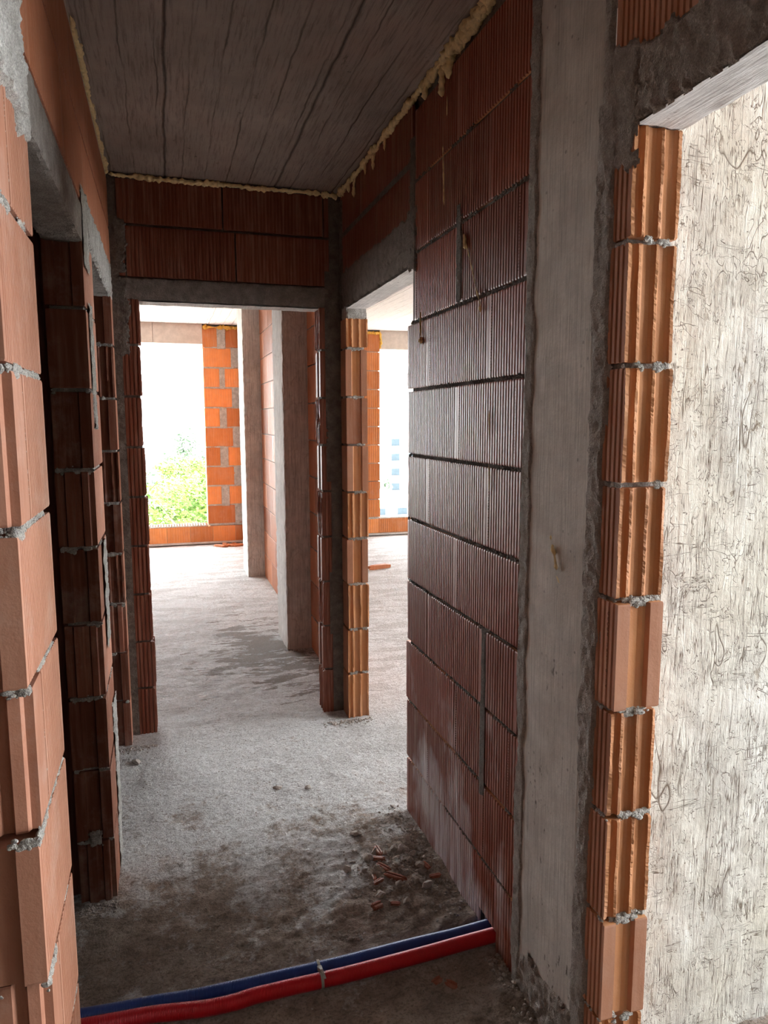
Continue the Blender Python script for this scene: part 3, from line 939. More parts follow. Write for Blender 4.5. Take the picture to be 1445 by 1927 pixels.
# lintels of the left wall
bm = bmesh.new()
rough_box(bm, XL-T, XL+.001, 1.20, 2.56, 2.168, 2.285, .012, .003, 18, .006, 33)
put('near_lintel', bm, M['mortar'], wl, 'rough mortar-faced lintel over near left doorway')
bm = bmesh.new()
rough_box(bm, XL-T, XL+.002, 2.56, 3.76, 2.205, 2.30, .012, .004, 18, .008, 35)
smear(bm, fL, 2.58, 3.72, 2.19, 2.36, .009, .006, .035, 1.0, 36)
put('far_lintel', bm, M['mortar_light'], wl, 'pale mortar-smeared lintel over far left doorway')
bm = bmesh.new()
for z0, z1, js in ((2.30, 2.535, [1.58, 2.08, 2.58, 3.08, 3.58]), (2.547, 2.768, [1.33, 1.83, 2.33, 2.83, 3.33])):
    cuts = [1.17] + js + [YT]
    for a, b_ in zip(cuts[:-1], cuts[1:]): brick(bm, fL, a+.001, b_-.001, z0, z1, T, gd=.0014, pitch=.0135, tint=random.uniform(.25, .6))
put('upper_brickwork', bm, M['brick_upper'], wl, 'orange-brown ribbed blocks above the lintels')
bm = bmesh.new()
core(bm, fL, 1.18, YT, 2.29, HC, .006, T-.006)
put('upper_mortar', bm, M['mortar'], wl)
bm = bmesh.new()
box(bm, XL-T, XL-.002, 1.17, YT, 2.770, HC+.0)
put('slab_edge_strip', bm, M['beam'], wl, 'flat grey strip under the slab')
bm = bmesh.new()
foam_line(bm, (XL+.004, 2.40, 2.792), (XL+.004, 3.77, 2.790), .010, 44)
foam_line(bm, (XL+.006, 2.52, 2.790), (XL+.006, 2.75, 2.790), .012, 47)
put('foam_seal', bm, M['foam'], wl, 'thin yellowish foam bead under ceiling', smooth=True)

# ------------------------------------------------------------------ partition with the far doorway
wt = empty('wall_partition', (0.35, YT, 0))
tag(wt, 'dark brick partition across the corridor with lintel and open doorway', 'wall', kind='structure')
XD0, XD1 = -0.096, 0.797
bm = bmesh.new()
off = [0, .004, -.002, -.004, .0, -.004, -.010, -.004, .000]
for k in range(9):
    z0, z1 = .25*k+.004, .25*k+.25-G+.004
    if k == 0: z0 = -.01
    if k == 8: z1 = 2.216
    if k in (6, 7): z0 -= .0
    brick(bm, fT, XL+.03, XD0+off[k], z0, z1, T, 'flat', 'cut', pitch=.0195, gd=.004, tint=random.uniform(.1, .5), margin=.004, dv=random.uniform(-.002, .002))
    brick(bm, fT, XD1+random.uniform(-.004, .006), XR-.002, z0, z1, T, 'female' if k % 2 else 'cut', 'flat', pitch=.0195, gd=.0035, tint=random.uniform(.3, .8), margin=.004,
          dv=random.uniform(-.002, .002))
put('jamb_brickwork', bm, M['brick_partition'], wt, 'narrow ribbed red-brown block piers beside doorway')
bm = bmesh.new()
for z0, z1, js in ((2.325, 2.560, [-.148, .376]), (2.574, 2.775, [.317, .826])):
    cuts = [XL+.035] + js + [XR-.035]
    for a, b_ in zip(cuts[:-1], cuts[1:]): brick(bm, fT, a+.004, b_-.004, z0, z1, T, pitch=.0175, gd=.0035, tint=random.uniform(.1, .5), dv=random.uniform(0, .003))
put('upper_brickwork', bm, M['brick_partition'], wt, 'dark red ribbed blocks above lintel')
bm = bmesh.new()
core(bm, fT, XL-T, XD0-.014, 0, 2.21, .016, T-.006)
core(bm, fT, XD1+.014, XR+.05, 0, 2.21, .012, T-.006)
core(bm, fT, XL-T, XR+T, 2.31, HC+.01, .022, T-.006)
smear(bm, fT, XL, XL+.035, -.01, 2.78, .006, .006, .012, .95, 141, .0)
smear(bm, fT, XL+.0, XL+.085, 1.93, 2.32, .008, .006, .022, 1.0, 142)
smear(bm, fT, XL+.0, XL+.085, 2.33, 2.60, .008, .006, .028, 1.0, 152)
smear(bm, fT, XR-.06, XR, -.01, 2.78, .005, .006, .022, .95, 143, .0)
smear(bm, fT, XR-.085, XR, 1.3, 2.4, .006, .006, .028, .85, 144)
smear(bm, fT, XR-.075, XR, .45, .8, .006, .006, .02, .95, 145)
put('mortar_joints', bm, M['mortar_dark'], wt)
bm = bmesh.new()
rough_box(bm, XL+.01, XR-.02, YT-.003, YT+T, ZL0+.004, 2.318, .012, .0035, 18, .008, 61)
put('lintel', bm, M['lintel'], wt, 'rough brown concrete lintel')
def soffit(x0, x1, y0, y1, z, nx, ny, parent):
    bm = bmesh.new()
    G_ = [[bm.verts.new((x0+(x1-x0)*i/nx, y0+(y1-y0)*j/ny, z+fbm((x0+(x1-x0)*i/nx, y0+(y1-y0)*j/ny, 0), 14, 4)*.0028)) for j in range(ny+1)] for i in range(nx+1)]
    for i in range(nx):
        for j in range(ny): bm.faces.new((G_[i][j], G_[i][j+1], G_[i+1][j+1], G_[i+1][j]))
    put('lintel_soffit', bm, M['soffit'], parent, 'pale underside of lintel', smooth=True, recalc=False)
soffit(XD0, XD1, YT+.004, YT+T-.004, ZL0-.004, 70, 10, wt)
soffit(XR+.004, XR+T-.004, 2.67, 3.67, ZL0-.012, 10, 70, wr)
bm = bmesh.new()
foam_line(bm, (XL+.01, YT-.004, 2.787), (XR-.10, YT-.004, 2.785), .013, 63)
foam_line(bm, (XR-.10, YT-.004, 2.782), (XR-.01, YT-.006, 2.780), .017, 66)
put('foam_seal', bm, M['foam'], wt, 'yellowish expanding foam strip under ceiling', smooth=True)

# ------------------------------------------------------------------ board-marked shear wall in the side room
bm = bmesh.new()
rough_box(bm, XR+.110, 1.545, 1.397, 1.695, -.02, HC+.02, .014, .004, 9, .003, 71)
sw = link('wall_side_room', bm, M['shear'])
tag(sw, 'off-white board-marked concrete wall with cracks seen through near right opening', 'wall', kind='structure')

# ------------------------------------------------------------------ hidden room shell
def shell(name, boxes, mat, label):
    bm = bmesh.new()
    for b_ in boxes: box(bm, *b_)
    o = link(name, bm, mat)
    tag(o, label, 'wall', kind='structure')
    return o
shell('wall_left_rooms', [(-3.6, XL-T, YT+.0, YT+T, 0, HC+.1), (-3.7, -3.6, -3.3, 9.8, 0, HC+.1), (-3.6, XL-T, 2.50, 2.60, 0, HC), (-1.6, -1.5, YT+T, 5.6, 0, HC)], M['brick_partition'],  # last box is an unseen wall added to dim the column fronts
      'dark clay block walls behind the left doorways, plus an added unseen light-blocking wall')
shell('wall_back', [(-3.7, 4.4, -3.4, -3.3, 0, HC+.1), (-3.6, XL-T-.005, 1.20, 1.30, 0, HC)], M['mortar_dark'], 'dark grey mortared wall behind the viewer closing the hall')
shell('wall_side_room_back', [(1.53, 4.4, 1.58, 1.69, 0, HC), (XR+.30, 4.4, 1.70, 1.80, 0, HC)], M['mortar'], 'grey mortared wall beside the concrete wall of the side room')
shell('wall_outer_right', [(4.3, 4.4, 8.9, 9.7, 0, HC+.1), (4.3, 4.4, 1.5, 2.3, 0, HC+.1), (4.3, 4.4, -3.3, -.9, 0, HC+.1), (4.3, 4.4, -.9, 8.9, 2.62, HC+.1), (4.3, 4.4, 4.4, 8.9, 0, 2.62), (4.3, 4.4, 2.3, 4.4, 0, .8)], M['col'],
      'plain grey outer wall of the rooms on the right')

# ------------------------------------------------------------------ dividing wall with two columns beyond the partition
wd = empty('wall_dividing', (0.96, 6.5, 0))
tag(wd, 'dividing wall of pale clay blocks between two protruding concrete columns', 'wall', kind='structure')
XW = 0.957
fD = Frame((XW, 0), (0, 1), (-1, 0))
bm = bmesh.new()
for a0, b0, ph in ((3.905, 4.955, .1), (5.40, 7.50, .3), (7.9, 9.63, .1)):
    for k in range(11):
        z0, z1 = .25*k, .25*k+.25-.010
        if k == 10: z1 = HC-.02
        js = []
        j = a0 + (ph if k % 2 else ph+.25)
        while j < b0-.05:
            js.append(j); j += .5
        cuts = [a0]+js+[b0]
        for a, b_ in zip(cuts[:-1], cuts[1:]):
            if b_-a > .04: brick(bm, fD, a+.001, b_-.001, z0, z1, .10, gd=.0012, pitch=.02, dv=random.uniform(0, .002))
put('brickwork', bm, M['brick_pale'], wd)
bm = bmesh.new()
core(bm, fD, 3.905, 9.63, 0, HC+.04, .008, .095)
joints(bm, fD, 3.92, 4.95, range(1, 11), .004, .35, .014, seed=5)
put('mortar_joints', bm, M['mortar'], wd)
for nm, y0, y1, x0, sd_ in (('near_column', 4.95, 5.40, .783, 5), ('far_column', 7.47, 7.95, .783, 8)):
    bm = bmesh.new()
    rough_box(bm, x0, XW+.12, y0, y1, -.03, ceil_z(y0)+.04, .03, .003, 8, .009, sd_)
    put(nm, bm, M['col_far'], wd, 'pale grey board-marked concrete column')

# ------------------------------------------------------------------ far facade: piers, sills, beams, foam
wf = empty('wall_far', (1.5, 9.65, 0))
tag(wf, 'sunlit orange clay block facade with two wide window openings', 'wall', kind='structure')
YF = 9.65
fF = Frame((0, YF), (1, 0), (0, -1))
CF = ceil_z(YF)
bm = bmesh.new()
for x0, x1, odd in ((.508, .99, 0), (2.20, 2.88, 1)):
    for k in range(1, 11):
        z0, z1 = .02+.255*k, .02+.255*k+.245
        if k == 10: z1 = CF-.03
        cuts = [x0, x1]
        if k % 2 == odd % 2: cuts = [x0, x0+.235, x1]
        else: cuts = [x0, x1-.04 if odd == 0 else x1-.45, x1]
        for i, (a, b_) in enumerate(zip(cuts[:-1], cuts[1:])):
            if b_-a < .06: continue
            g = .014 if k % 2 == 0 and odd == 0 else .002
            brick(bm, fF, a+(g if i else 0), b_-(g if b_ < x1-.01 else 0), z0, z1, .25, pitch=.031, gd=.004, dv=random.uniform(0, .003))
for i in range(-9, 10):
    a = -.02+.293*i
    if a > .99 or a < -2.6: continue
    brick(bm, fF, a+.002, min(.99, a+.291), .035, .245, .25, pitch=.031, gd=.004)
for i in range(0, 8):
    a = 1.1+.44*i
    brick(bm, fF, a+.002, min(4.3, a+.438), .045, .245, .25, pitch=.031, gd=.004)
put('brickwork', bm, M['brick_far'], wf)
bm = bmesh.new()
for x0, x1 in ((.53, .97), (2.22, 2.86)): box(bm, x0, x1, YF+.012, YF+.24, .02, CF-.02)
for k in range(1, 11):
    smear(bm, fF, .51, .96, .255*k+.005, .255*k+.025, .004, .008, .004, .55, 170+k, .001)
    if k % 2 == 0:
        w_ = random.uniform(.035, .055)
        smear(bm, fF, .742-w_, .742+w_, .255*k-.02+.02, .255*k+.27, .007, .008, .016, .95, 180+k)
    else:
        smear(bm, fF, .86, .96, .255*k+.02, .255*k+.27, .006, .008, .02, .8, 190+k)
put('mortar_joints', bm, M['mortar_light'], wf)
bm = bmesh.new()
for x0, x1 in ((-2.6, .508), (2.88, 4.3)):
    x = x0
    while x < x1-.02:
        box(bm, x, x+.014, YF+.02, YF+.24, .243, .262); x += .034
    box(bm, x0, x1, YF+.03, YF+.22, .02, .240)
    box(bm, x0, x1, YF+.005, YF+.012, .243, .258); box(bm, x0, x1, YF+.12, YF+.13, .243, .260)
    box(bm, x0, x1, YF+.235, YF+.245, .243, .262)
put('sill_webs', bm, M['mortar_light'], wf, 'open cell webs on top of sill blocks')
bm = bmesh.new()
box(bm, -3.6, .95, YF-.012, YF+.24, 0.014, .040); box(bm, 1.1, 4.3, YF-.012, YF+.24, 0.014, .040)
box(bm, -3.6, .95, YF+.05, YF+.2, -.01, .02); box(bm, 1.1, 4.3, YF+.05, YF+.2, -.01, .02)
put('base_strip', bm, M['soffit'], wf, 'pale bedding strip under the sill blocks')
bm = bmesh.new()
for a, b_ in ((-3.6, -.755), (-.75, -.10), (-.096, .508), (2.88, 4.3)):
    box(bm, a, b_, YF-.01, YF+.25, 2.605, CF+.05)
box(bm, 1.05, 2.2, YF+.02, YF+.25, 0, CF+.05)
box(bm, -3.6, 4.3, YF+.10, YF+.20, 2.63, CF+.05)
box(bm, -3.6, -2.6, YF+.02, YF+.25, 0, 2.61)
put('beam', bm, M['beam'], wf, 'smooth beige concrete beam over the window openings')
bm = bmesh.new()
foam_line(bm, (.51, YF-.006, CF-.035), (.97, YF-.006, CF-.035), .026, 201)
foam_line(bm, (2.6, YF-.006, CF-.035), (2.90, YF-.006, CF-.035), .028, 205)
bead(bm, [(2.885, YF-.006, CF-.03), (2.895, YF-.006, 2.72), (2.888, YF-.006, 2.60)], .022, 3, 30, .8, 9, .01)
put('foam_seal', bm, M['foam_orange'], wf, 'orange-yellow expanding foam on top of the piers', smooth=True)

# ------------------------------------------------------------------ corrugated pipes on the floor
def corrugated(name, path, R, mat, label):
    """smooth path through the points, ribbed every 3.9 mm"""
    P = [Vector(p) for p in path]
    L = []
    for i in range(len(P)-1):
        p0 = P[max(0, i-1)]; p1 = P[i]; p2 = P[i+1]; p3 = P[min(len(P)-1, i+2)]
        n = 24
        for j in range(n):
            t = j/n
            L.append(0.5*((2*p1)+(-p0+p2)*t+(2*p0-5*p1+4*p2-p3)*t*t+(-p0+3*p1-3*p2+p3)*t**3))
    L.append(P[-1])
    ds = [0]
    for a, b_ in zip(L[:-1], L[1:]): ds.append(ds[-1]+(b_-a).length)
    tot = ds[-1]
    def at(s):
        import bisect
        i = min(len(L)-2, max(0, bisect.bisect_right(ds, s)-1))
        t = (s-ds[i])/max(1e-9, ds[i+1]-ds[i])
        return L[i].lerp(L[i+1], t)
    bm = bmesh.new()
    pr = [(0, 1.0), (.28, 1.0), (.45, .925), (.82, .925)]
    per = .0041
    vr = []
    n = int(tot/per)
    for i in range(n):
        for a, k in pr:
            s = (i+a)*per
            p = at(s); d = (at(min(tot, s+.01))-at(max(0, s-.01))).normalized()
            x = d.cross(Vector((0, 0, 1))).normalized(); y = x.cross(d)
            vr.append([bm.verts.new(p+(x*math.cos(t)+y*math.sin(t))*R*k) for t in [2*math.pi*q/28 for q in range(28)]])
    for a, b_ in zip(vr[:-1], vr[1:]):
        for q in range(28): bm.faces.new((a[q], a[(q+1) % 28], b_[(q+1) % 28], b_[q]))
    bm.faces.new(vr[0]); bm.faces.new(vr[-1])
    o = link(name, bm, mat, smooth=True)
    tag(o, label, 'pipe', 'corrugated pipes across the floor')
    return o
RP = .0215
corrugated('corrugated_pipe', [(-.60, 1.90, .024), (-.20, 1.876, .024), (-.09, 1.868, .0245), (.04, 1.846, .026), (.12, 1.842, .027), (.18, 1.848, .027), (.27, 1.850, .026),
                               (.36, 1.851, .025), (.46, 1.851, .025), (.67, 1.858, .026), (.80, 1.862, .029), (.93, 1.866, .031), (1.0, 1.868, .031)], RP, M['red'],
           'red corrugated plastic pipe lying nearer the viewer across the corridor floor')
corrugated('corrugated_pipe', [(-.60, 1.945, .024), (-.22, 1.914, .024), (-.09, 1.908, .024), (.04, 1.895, .026), (.27, 1.896, .025), (.37, 1.8955, .025), (.47, 1.897, .025),
                               (.68, 1.905, .025), (.80, 1.905, .026), (.92, 1.910, .028), (1.0, 1.912, .028)], RP-.001, M['blue'],
           'blue corrugated plastic pipe lying behind the red one on the floor')
# cable tie binding both pipes
bm = bmesh.new()
cx0 = .372
pts = []
cA = Vector((cx0, 1.8515, .025)); cB = Vector((cx0, 1.8955, .025))
N = 40
prof = []
rr = RP+.0015
for i in range(N+1):
    t = math.radians(-90 - 180*i/N); prof.append((cA.y+rr*math.cos(t), cA.z+rr*math.sin(t)))
prof += [(cA.y+.012, cA.z+rr-.001), (cA.y+.022, cA.z+rr-.008), (cB.y-.012, cB.z+rr-.001)]
for i in range(N+1):
    t = math.radians(90 - 180*i/N); prof.append((cB.y+rr*math.cos(t), cB.z+rr*math.sin(t)))
for side_ in (0,):
    vr = []
    for (y, z) in prof:
        c = Vector((0, y-(cA.y+cB.y)/2, z-.025)).normalized()*.0016
        vr.append([bm.verts.new((cx0-.0040+dx, y+o*c.y, z+o*c.z)) for dx, o in ((0, 0), (.008, 0), (.008, 1), (0, 1))])
    for a, b_ in zip(vr, vr[1:]+vr[:1]):
        for q in range(4): bm.faces.new((a[q], a[(q+1) % 4], b_[(q+1) % 4], b_[q]))
tie = link('cable_tie', bm, M['tie'])
tag(tie, 'grey cable tie strapped round the blue and red pipes', 'cable tie')
bm = bmesh.new()
rough_box(bm, cx0-.007, cx0+.007, 1.866, 1.879, .040, .050, .004, .0005, 50, .001, 2)
hd = link('tie_head', bm, M['tie'], tie)
bm = bmesh.new()
tl = [(cx0, 1.872, .049), (cx0+.002, 1.858, .052), (cx0+.004, 1.843, .050), (cx0+.006, 1.830, .044)]
vr = [[bm.verts.new((x+dx, y, z+dz)) for dx, dz in ((-.004, 0), (.004, 0), (.004, .0016), (-.004, .0016))] for x, y, z in tl]
for a, b_ in zip(vr[:-1], vr[1:]):
    for q in range(4): bm.faces.new((a[q], a[(q+1) % 4], b_[(q+1) % 4], b_[q]))
bm.faces.new(vr[0]); bm.faces.new(vr[-1])
link('tie_tail', bm, M['tie'], tie)

# ------------------------------------------------------------------ debris
M['shard'] = terracotta('terracotta_shard', (0.46, 0.17, 0.10), (0.5, 0.22, 0.13), dust=.35)
M['shard_far'] = terracotta('terracotta_shard_far', (0.72, 0.30, 0.12), (0.72, 0.30, 0.12), dust=.1)
M['stone'] = mortar('cement_crumb', (0.38, 0.34, 0.30), (0.60, 0.55, 0.50), .3)
def lumpmesh(name, sx, sy, sz, seed, mat, sub=2, sharp=.35):
    bm = bmesh.new()
    bmesh.ops.create_icosphere(bm, subdivisions=sub, radius=1.0)
    rnd = random.Random(seed)
    planes = [(Vector((rnd.uniform(-1, 1), rnd.uniform(-1, 1), rnd.uniform(-1, 1))).normalized(), rnd.uniform(.45, .8)) for _ in range(9)]
    for v in bm.verts:
        p = v.co.copy()
        for n_, d in planes:
            k = p.dot(n_)
            if k > d: p -= n_*(k-d)
        p += p*.12*nz(p, 2.5, seed)
        v.co = Vector((p.x*sx, p.y*sy, p.z*sz))
    return bm
def shardmesh(L, W, Hh, seed):
    """broken piece of ribbed clay block: long prism with a stepped profile and ragged ends"""
    rnd = random.Random(seed)
    prof = [(-.5, -.5), (-.5, .35), (-.32, .5), (-.12, .5), (-.06, .2), (.1, .2), (.16, .5), (.38, .5), (.5, .3), (.5, -.5), (.2, -.35), (-.2, -.4)]
    bm = bmesh.new()
    n = 7
    vr = []
    for i in range(n+1):
        t = i/n-.5
        tap = 1.0 if 0 < i < n else .75
        vr.append([bm.verts.new((t*L + (rnd.uniform(-.12, .12)*L if i in (0, n) else 0), a*W*tap*(1+rnd.uniform(-.06, .06)), b_*Hh*tap)) for a, b_ in prof])
    m_ = len(prof)
    for a, b_ in zip(vr[:-1], vr[1:]):
        for q in range(m_): bm.faces.new((a[q], a[(q+1) % m_], b_[(q+1) % m_], b_[q]))
    bm.faces.new(vr[0]); bm.faces.new(vr[-1])
    return bm
def place(o, x, y, rz, tilt=0.0, dz=0.0, z=None):
    o.location = (x, y, (floor_z(x, y) if z is None else z)+dz)
    o.rotation_euler = (tilt, 0, rz)
GR = 'broken pieces in the rubble heap by the right wall'
for (x, y, rz, L, W, Hh, lab, sd_) in (
        (.700, 2.315, -1.0, .060, .020, .014, 'long grey-red clay block shard, upper one lying in the rubble heap', 1),
        (.722, 2.245, -.75, .075, .022, .015, 'long red clay block shard, lower one lying in the rubble heap', 2),
        (.618, 2.122, .3, .036, .028, .014, 'pale clay chip lying alone in front of the rubble heap', 3),
        (.735, 1.750, -.9, .034, .022, .008, 'flat brown clay shard on the floor in front of the red pipe', 4),
        (.700, 1.775, .4, .030, .020, .008, 'small brown clay chip beside the flat shard before the red pipe', 5)):
    o = link('brick_shard', shardmesh(L, W, Hh, sd_), M['shard'])
    tag(o, lab, 'brick fragment', GR if sd_ < 3 else None)
    place(o, x, y, rz, .15, Hh*.5)
rnd = random.Random(5)
for i in range(34):
    a = rnd.uniform(0, 6.28); r_ = .14*math.sqrt(rnd.random())
    x = .735+r_*math.cos(a); y = 2.27+r_*1.15*math.sin(a)
    s_ = rnd.uniform(.008, .019)
    red_ = rnd.random() < .45
    if red_:
        o = link('brick_chip', shardmesh(s_*3.2, s_*1.5, s_*.9, i+20), M['shard'])
        tag(o, 'small red clay chip in the rubble heap by the right wall', 'brick fragment', 'small red chips in the rubble heap')
    else:
        o = link('mortar_lump', lumpmesh('l', s_*1.3, s_, s_*.8, i, M['stone']), M['stone'])
        tag(o, 'small grey mortar lump in the rubble heap by the right wall', 'mortar lump', 'grey mortar lumps in the rubble heap')
    place(o, x, y, rnd.uniform(0, 6), rnd.uniform(-.3, .3), s_*.4)
for x, y, s_, lab in ((.66, 2.56, .020, 'angular mortar lump lying above the rubble heap toward the doorway'),
                      (.83, 2.44, .022, 'broad mortar lump between rubble heap and right wall'),
                      (.42, 3.02, .017, 'lone mortar lump on the corridor floor before the far doorway'),
                      (.55, 2.98, .014, 'small mortar lump on the pale floor near the wall end'),
                      (-.19, 3.45, .020, 'low mortar lump on the floor before the far left pier'),
                      (.57, 2.35, .018, 'mortar lump left of the rubble heap on the brown floor')):
    o = link('mortar_lump', lumpmesh('l', s_*1.3, s_, s_*.65, x*30, M['stone'], 3), M['stone'])
    tag(o, lab, 'mortar lump')
    place(o, x, y, rnd.uniform(0, 6), .1, s_*.35)
# fine crumbs nobody could count
bm = bmesh.new()
def crumb(x, y, s_):
    z = floor_z(x, y)
    mtx = Matrix.Translation((x, y, z+s_*.4)) @ Matrix.Rotation(rnd.uniform(0, 6), 4, 'Z') @ Matrix.Rotation(rnd.uniform(-.6, .6), 4, 'X') @ Matrix.Diagonal((s_*rnd.uniform(.7, 1.5), s_, s_*rnd.uniform(.5, .9), 1))
    nv = [bm.verts.new(mtx @ p + Vector((rnd.uniform(-1, 1), rnd.uniform(-1, 1), rnd.uniform(-1, 1)))*s_*.22) for p in ICO[1][0]]
    for f_ in ICO[1][1]: bm.faces.new([nv[a] for a in f_])
for i in range(420):
    a = rnd.uniform(0, 6.28); r_ = abs(rnd.gauss(0, .13))
    crumb(min(.88, .74+r_*math.cos(a)), 2.28+r_*1.2*math.sin(a), rnd.uniform(.0015, .006))
for i in range(300): crumb(XR-.016-abs(rnd.gauss(0, .05)), rnd.uniform(1.99, 2.72), rnd.uniform(.0015, .006))
for i in range(110): crumb(rnd.uniform(.86, .91), rnd.uniform(1.3, 1.8), rnd.uniform(.002, .007))
for i in range(520): crumb(rnd.uniform(-.2, .88), rnd.uniform(1.3, 3.7)**1.0, rnd.uniform(.001, .0035))
for i in range(160): crumb(XL-rnd.uniform(.0, .11), 2.425-abs(rnd.gauss(0, .025)), rnd.uniform(.002, .006))
for i in range(120): crumb(rnd.uniform(XL-.1, XL+.12), 3.64-abs(rnd.gauss(0, .03)), rnd.uniform(.002, .006))
for i in range(140): crumb(rnd.uniform(.76, 1.03), 3.64-abs(rnd.gauss(0, .03)), rnd.uniform(.002, .007))
for i in range(40): crumb(rnd.uniform(.76, .95), 4.94-abs(rnd.gauss(0, .06)), rnd.uniform(.002, .006))
g = link('gravel', bm, M['stone'], recalc=False)
tag(g, 'fine cement crumbs strewn over floor and along the wall bases', 'gravel', kind='stuff')

o = link('brick_shard', shardmesh(.24, .055, .05, 31), M['shard_far'])
tag(o, 'orange clay block fragment lying on the floor of the right room', 'brick fragment')
place(o, 2.22, 7.47, .25, 0, .024)
for i in range(7):
    o = link('brick_shard', shardmesh(rnd.uniform(.07, .15), .05, .03, 40+i), M['shard_far'])
    tag(o, 'red clay block fragment in the far corner behind the columns', 'brick fragment', 'fragments at the foot of the far pier')
    place(o, rnd.uniform(.62, .95), rnd.uniform(9.36, 9.6), rnd.uniform(0, 3), .1, .014)

# ------------------------------------------------------------------ outside
def leafmat(name, a, b2):
    mt, t, b = newmat(name)
    n = NB(t)
    v = n.noise(1.3, 4, 0.6)
    c = n.mix(n.ramp(v, [(0.35, 0.0), (0.65, 1.0)]), a, b2)
    t.links.new(c, b.inputs['Base Color'])
    b.inputs['Roughness'].default_value = 0.6
    b.inputs['Subsurface Weight'].default_value = 0.0
    return mt
M['leaf_near'] = leafmat('leaf_bright', (0.05, 0.11, 0.012), (0.15, 0.25, 0.03))
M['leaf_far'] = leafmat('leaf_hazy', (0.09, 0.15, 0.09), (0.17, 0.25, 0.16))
M['bark'] = plain('bark', (0.2, 0.16, 0.12), 0.9)
GZ = -16.0
bm = bmesh.new()
g2 = [[bm.verts.new((x, y, GZ + 1.2*nz((x, y, 0), .02, 4))) for y in range(16, 460, 24)] for x in range(-200, 320, 26)]
for i in range(len(g2)-1):
    for j in range(len(g2[0])-1): bm.faces.new((g2[i][j], g2[i+1][j], g2[i+1][j+1], g2[i][j+1]))
gr = link('ground', bm, plain('dry_ground', (0.62, 0.60, 0.54), .9, .2, .1, .3, 0), recalc=False)
tag(gr, 'pale open ground far below the building', 'ground', kind='structure')

def ray(px, py, Y):
    d = fw*F + r2*(px-722.5) - u2*(py-963.5)
    return Vector((0, 0, H)) + d*(Y/d.y)
def tree(px, py, Y, rx, rz, mat, label, seed, n=2600, leaf=.22):
    c = ray(px, py, Y)
    root = empty('tree', (c.x, c.y, GZ))
    tag(root, label, 'tree', 'trees outside below the window')
    rnd = random.Random(seed)
    bm = bmesh.new()
    blobs = [(Vector((rnd.gauss(0, .45)*rx, rnd.gauss(0, .45)*rx, rnd.uniform(-.5, .7)*rz)), rnd.uniform(.28, .5)) for _ in range(14)]
    for i in range(n):
        b0, br = rnd.choice(blobs)
        d = Vector((rnd.gauss(0, 1), rnd.gauss(0, 1), rnd.gauss(0, 1))).normalized()
        p = b0 + Vector((d.x*rx, d.y*rx, d.z*rz))*br*rnd.uniform(.75, 1.08)
        nrm = (d+Vector((rnd.gauss(0, .6), rnd.gauss(0, .6), rnd.gauss(0, .6)+.4))).normalized()
        x = nrm.cross(Vector((rnd.random(), rnd.random(), 1))).normalized(); y = nrm.cross(x)
        s_ = leaf*rnd.uniform(.6, 1.3)
        o_ = c + p - Vector((c.x, c.y, GZ))
        bm.faces.new([bm.verts.new(o_+x*a*s_+y*b_*s_+nrm*h_*s_) for a, b_, h_ in ((-.6, 0, 0), (0, -.35, .12), (.6, 0, 0), (0, .35, .12))])
    f = link('foliage', bm, mat, root, recalc=False)
    bm = bmesh.new()
    top = Vector((0, 0, c.z-GZ))
    bead(bm, [(0, 0, 0), (0.2, .1, top.z*.5), tuple(top-Vector((0, 0, rz*.2)))], rx*.09, seed, 1, .2, 8, .5, 1, .3)
    for k in range(5):
        a = k*1.3
        bead(bm, [tuple(top-Vector((0, 0, rz*.7))), tuple(top+Vector((math.cos(a)*rx*.5, math.sin(a)*rx*.5, rz*.2)))], rx*.04, seed+k, 1, .2, 6, .4, 1, .3)
    link('trunk', bm, M['bark'], root)
tree(348, 962, 32, 2.7, 1.6, M['leaf_near'], 'bright green leafy tree just above the window sill', 1, 7000, .17)
tree(345, 888, 46, 1.7, 1.0, M['leaf_near'], 'green tree crown rising behind the bright green tree', 2, 2200, .17)
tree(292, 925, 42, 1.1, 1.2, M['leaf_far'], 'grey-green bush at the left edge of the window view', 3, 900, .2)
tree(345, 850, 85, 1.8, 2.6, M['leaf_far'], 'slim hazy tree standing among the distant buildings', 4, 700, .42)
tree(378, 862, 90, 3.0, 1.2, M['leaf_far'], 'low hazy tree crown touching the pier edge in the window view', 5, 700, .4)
tree(312, 868, 95, 1.6, 1.1, M['leaf_far'], 'small hazy tree left of the slim distant tree', 6, 350, .4)
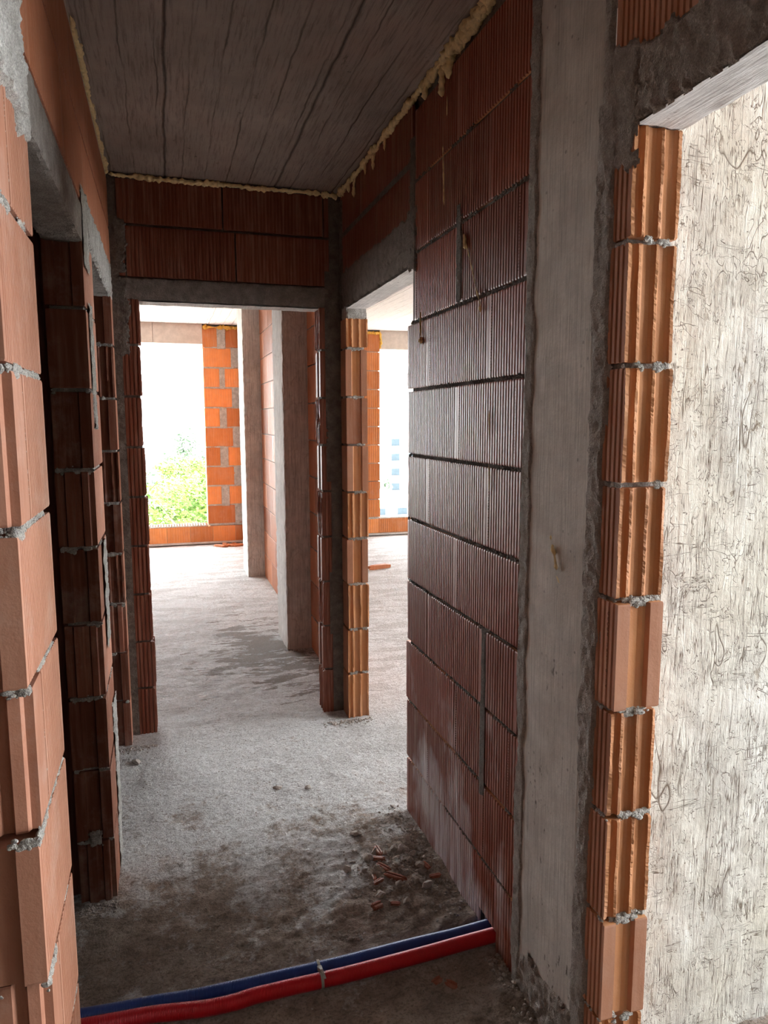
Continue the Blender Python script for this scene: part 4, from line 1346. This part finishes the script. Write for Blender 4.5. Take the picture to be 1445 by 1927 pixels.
tree(725, 912, 55, .8, .5, M['leaf_far'], 'small hazy bush seen through the right window opening', 7, 300, .25)

M['white'] = plain('white_render', (0.80, 0.80, 0.80), .8, .2, .03, 2, 0)
M['cream'] = plain('cream_render', (0.85, 0.80, 0.58), .8, .2, .03, 2, 0)
M['pane'] = plain('window_glass_matte', (0.042, 0.056, 0.066), .9, 0.0, .1, 2, 0)  # flat matte blue-grey panes
M['pane_hazed'] = plain('window_hazed', (0.10, 0.12, 0.135), .9, 0.0, .1, 2, 0)  # distant panes lightened, haze put into their colour
def building(x0, x1, Y, ztop, cols, rows, mat, label, wn, hh, depth=14):
    """x0, x1, ztop, wn, hh in metres"""
    root = empty('apartment_building', ((x0+x1)/2, Y, GZ))
    tag(root, label, 'building')
    bm = bmesh.new()
    box(bm, x0, x1, Y, Y+depth, GZ-1, ztop); box(bm, x0-.3, x1+.3, Y-.3, Y+depth+.3, ztop, ztop+.4)
    put('facade', bm, mat, root)
    for r in range(rows):
        for c in range(cols):
            xc = x0+(x1-x0)*(c+.5)/cols; zc = ztop-hh*(r+.6)
            bm = bmesh.new()
            box(bm, xc-wn/2, xc+wn/2, Y-.08, Y+.05, zc-hh*.22, zc+hh*.22)
            box(bm, xc-wn/2-.15, xc+wn/2+.15, Y-.2, Y, zc-hh*.26, zc-hh*.22)
            put('window', bm, M['pane'] if Y < 140 else M['pane_hazed'], root)
p = ray(728, 822, 120); q = ray(775, 970, 120)
building(p.x, q.x+8, 120, ray(750, 815, 120).z, 4, 7, M['white'], 'white apartment block with dark windows seen through the right window', 1.5, 2.6)
p = ray(700, 948, 80); q = ray(775, 948, 80)
building(p.x, q.x+5, 80, p.z, 4, 3, M['cream'], 'low cream building below the white block in the right window', 1.2, 1.6, 10)
p = ray(268, 822, 150)
building(p.x-6, ray(318, 822, 150).x, 150, ray(300, 792, 150).z, 4, 5, M['white'], 'pale distant building left in the window view', 1.8, 3.0)
p = ray(372, 818, 160)
building(p.x, p.x+16, 160, ray(372, 806, 160).z, 4, 5, M['white'], 'pale distant building beside the window pier', 1.8, 3.0)
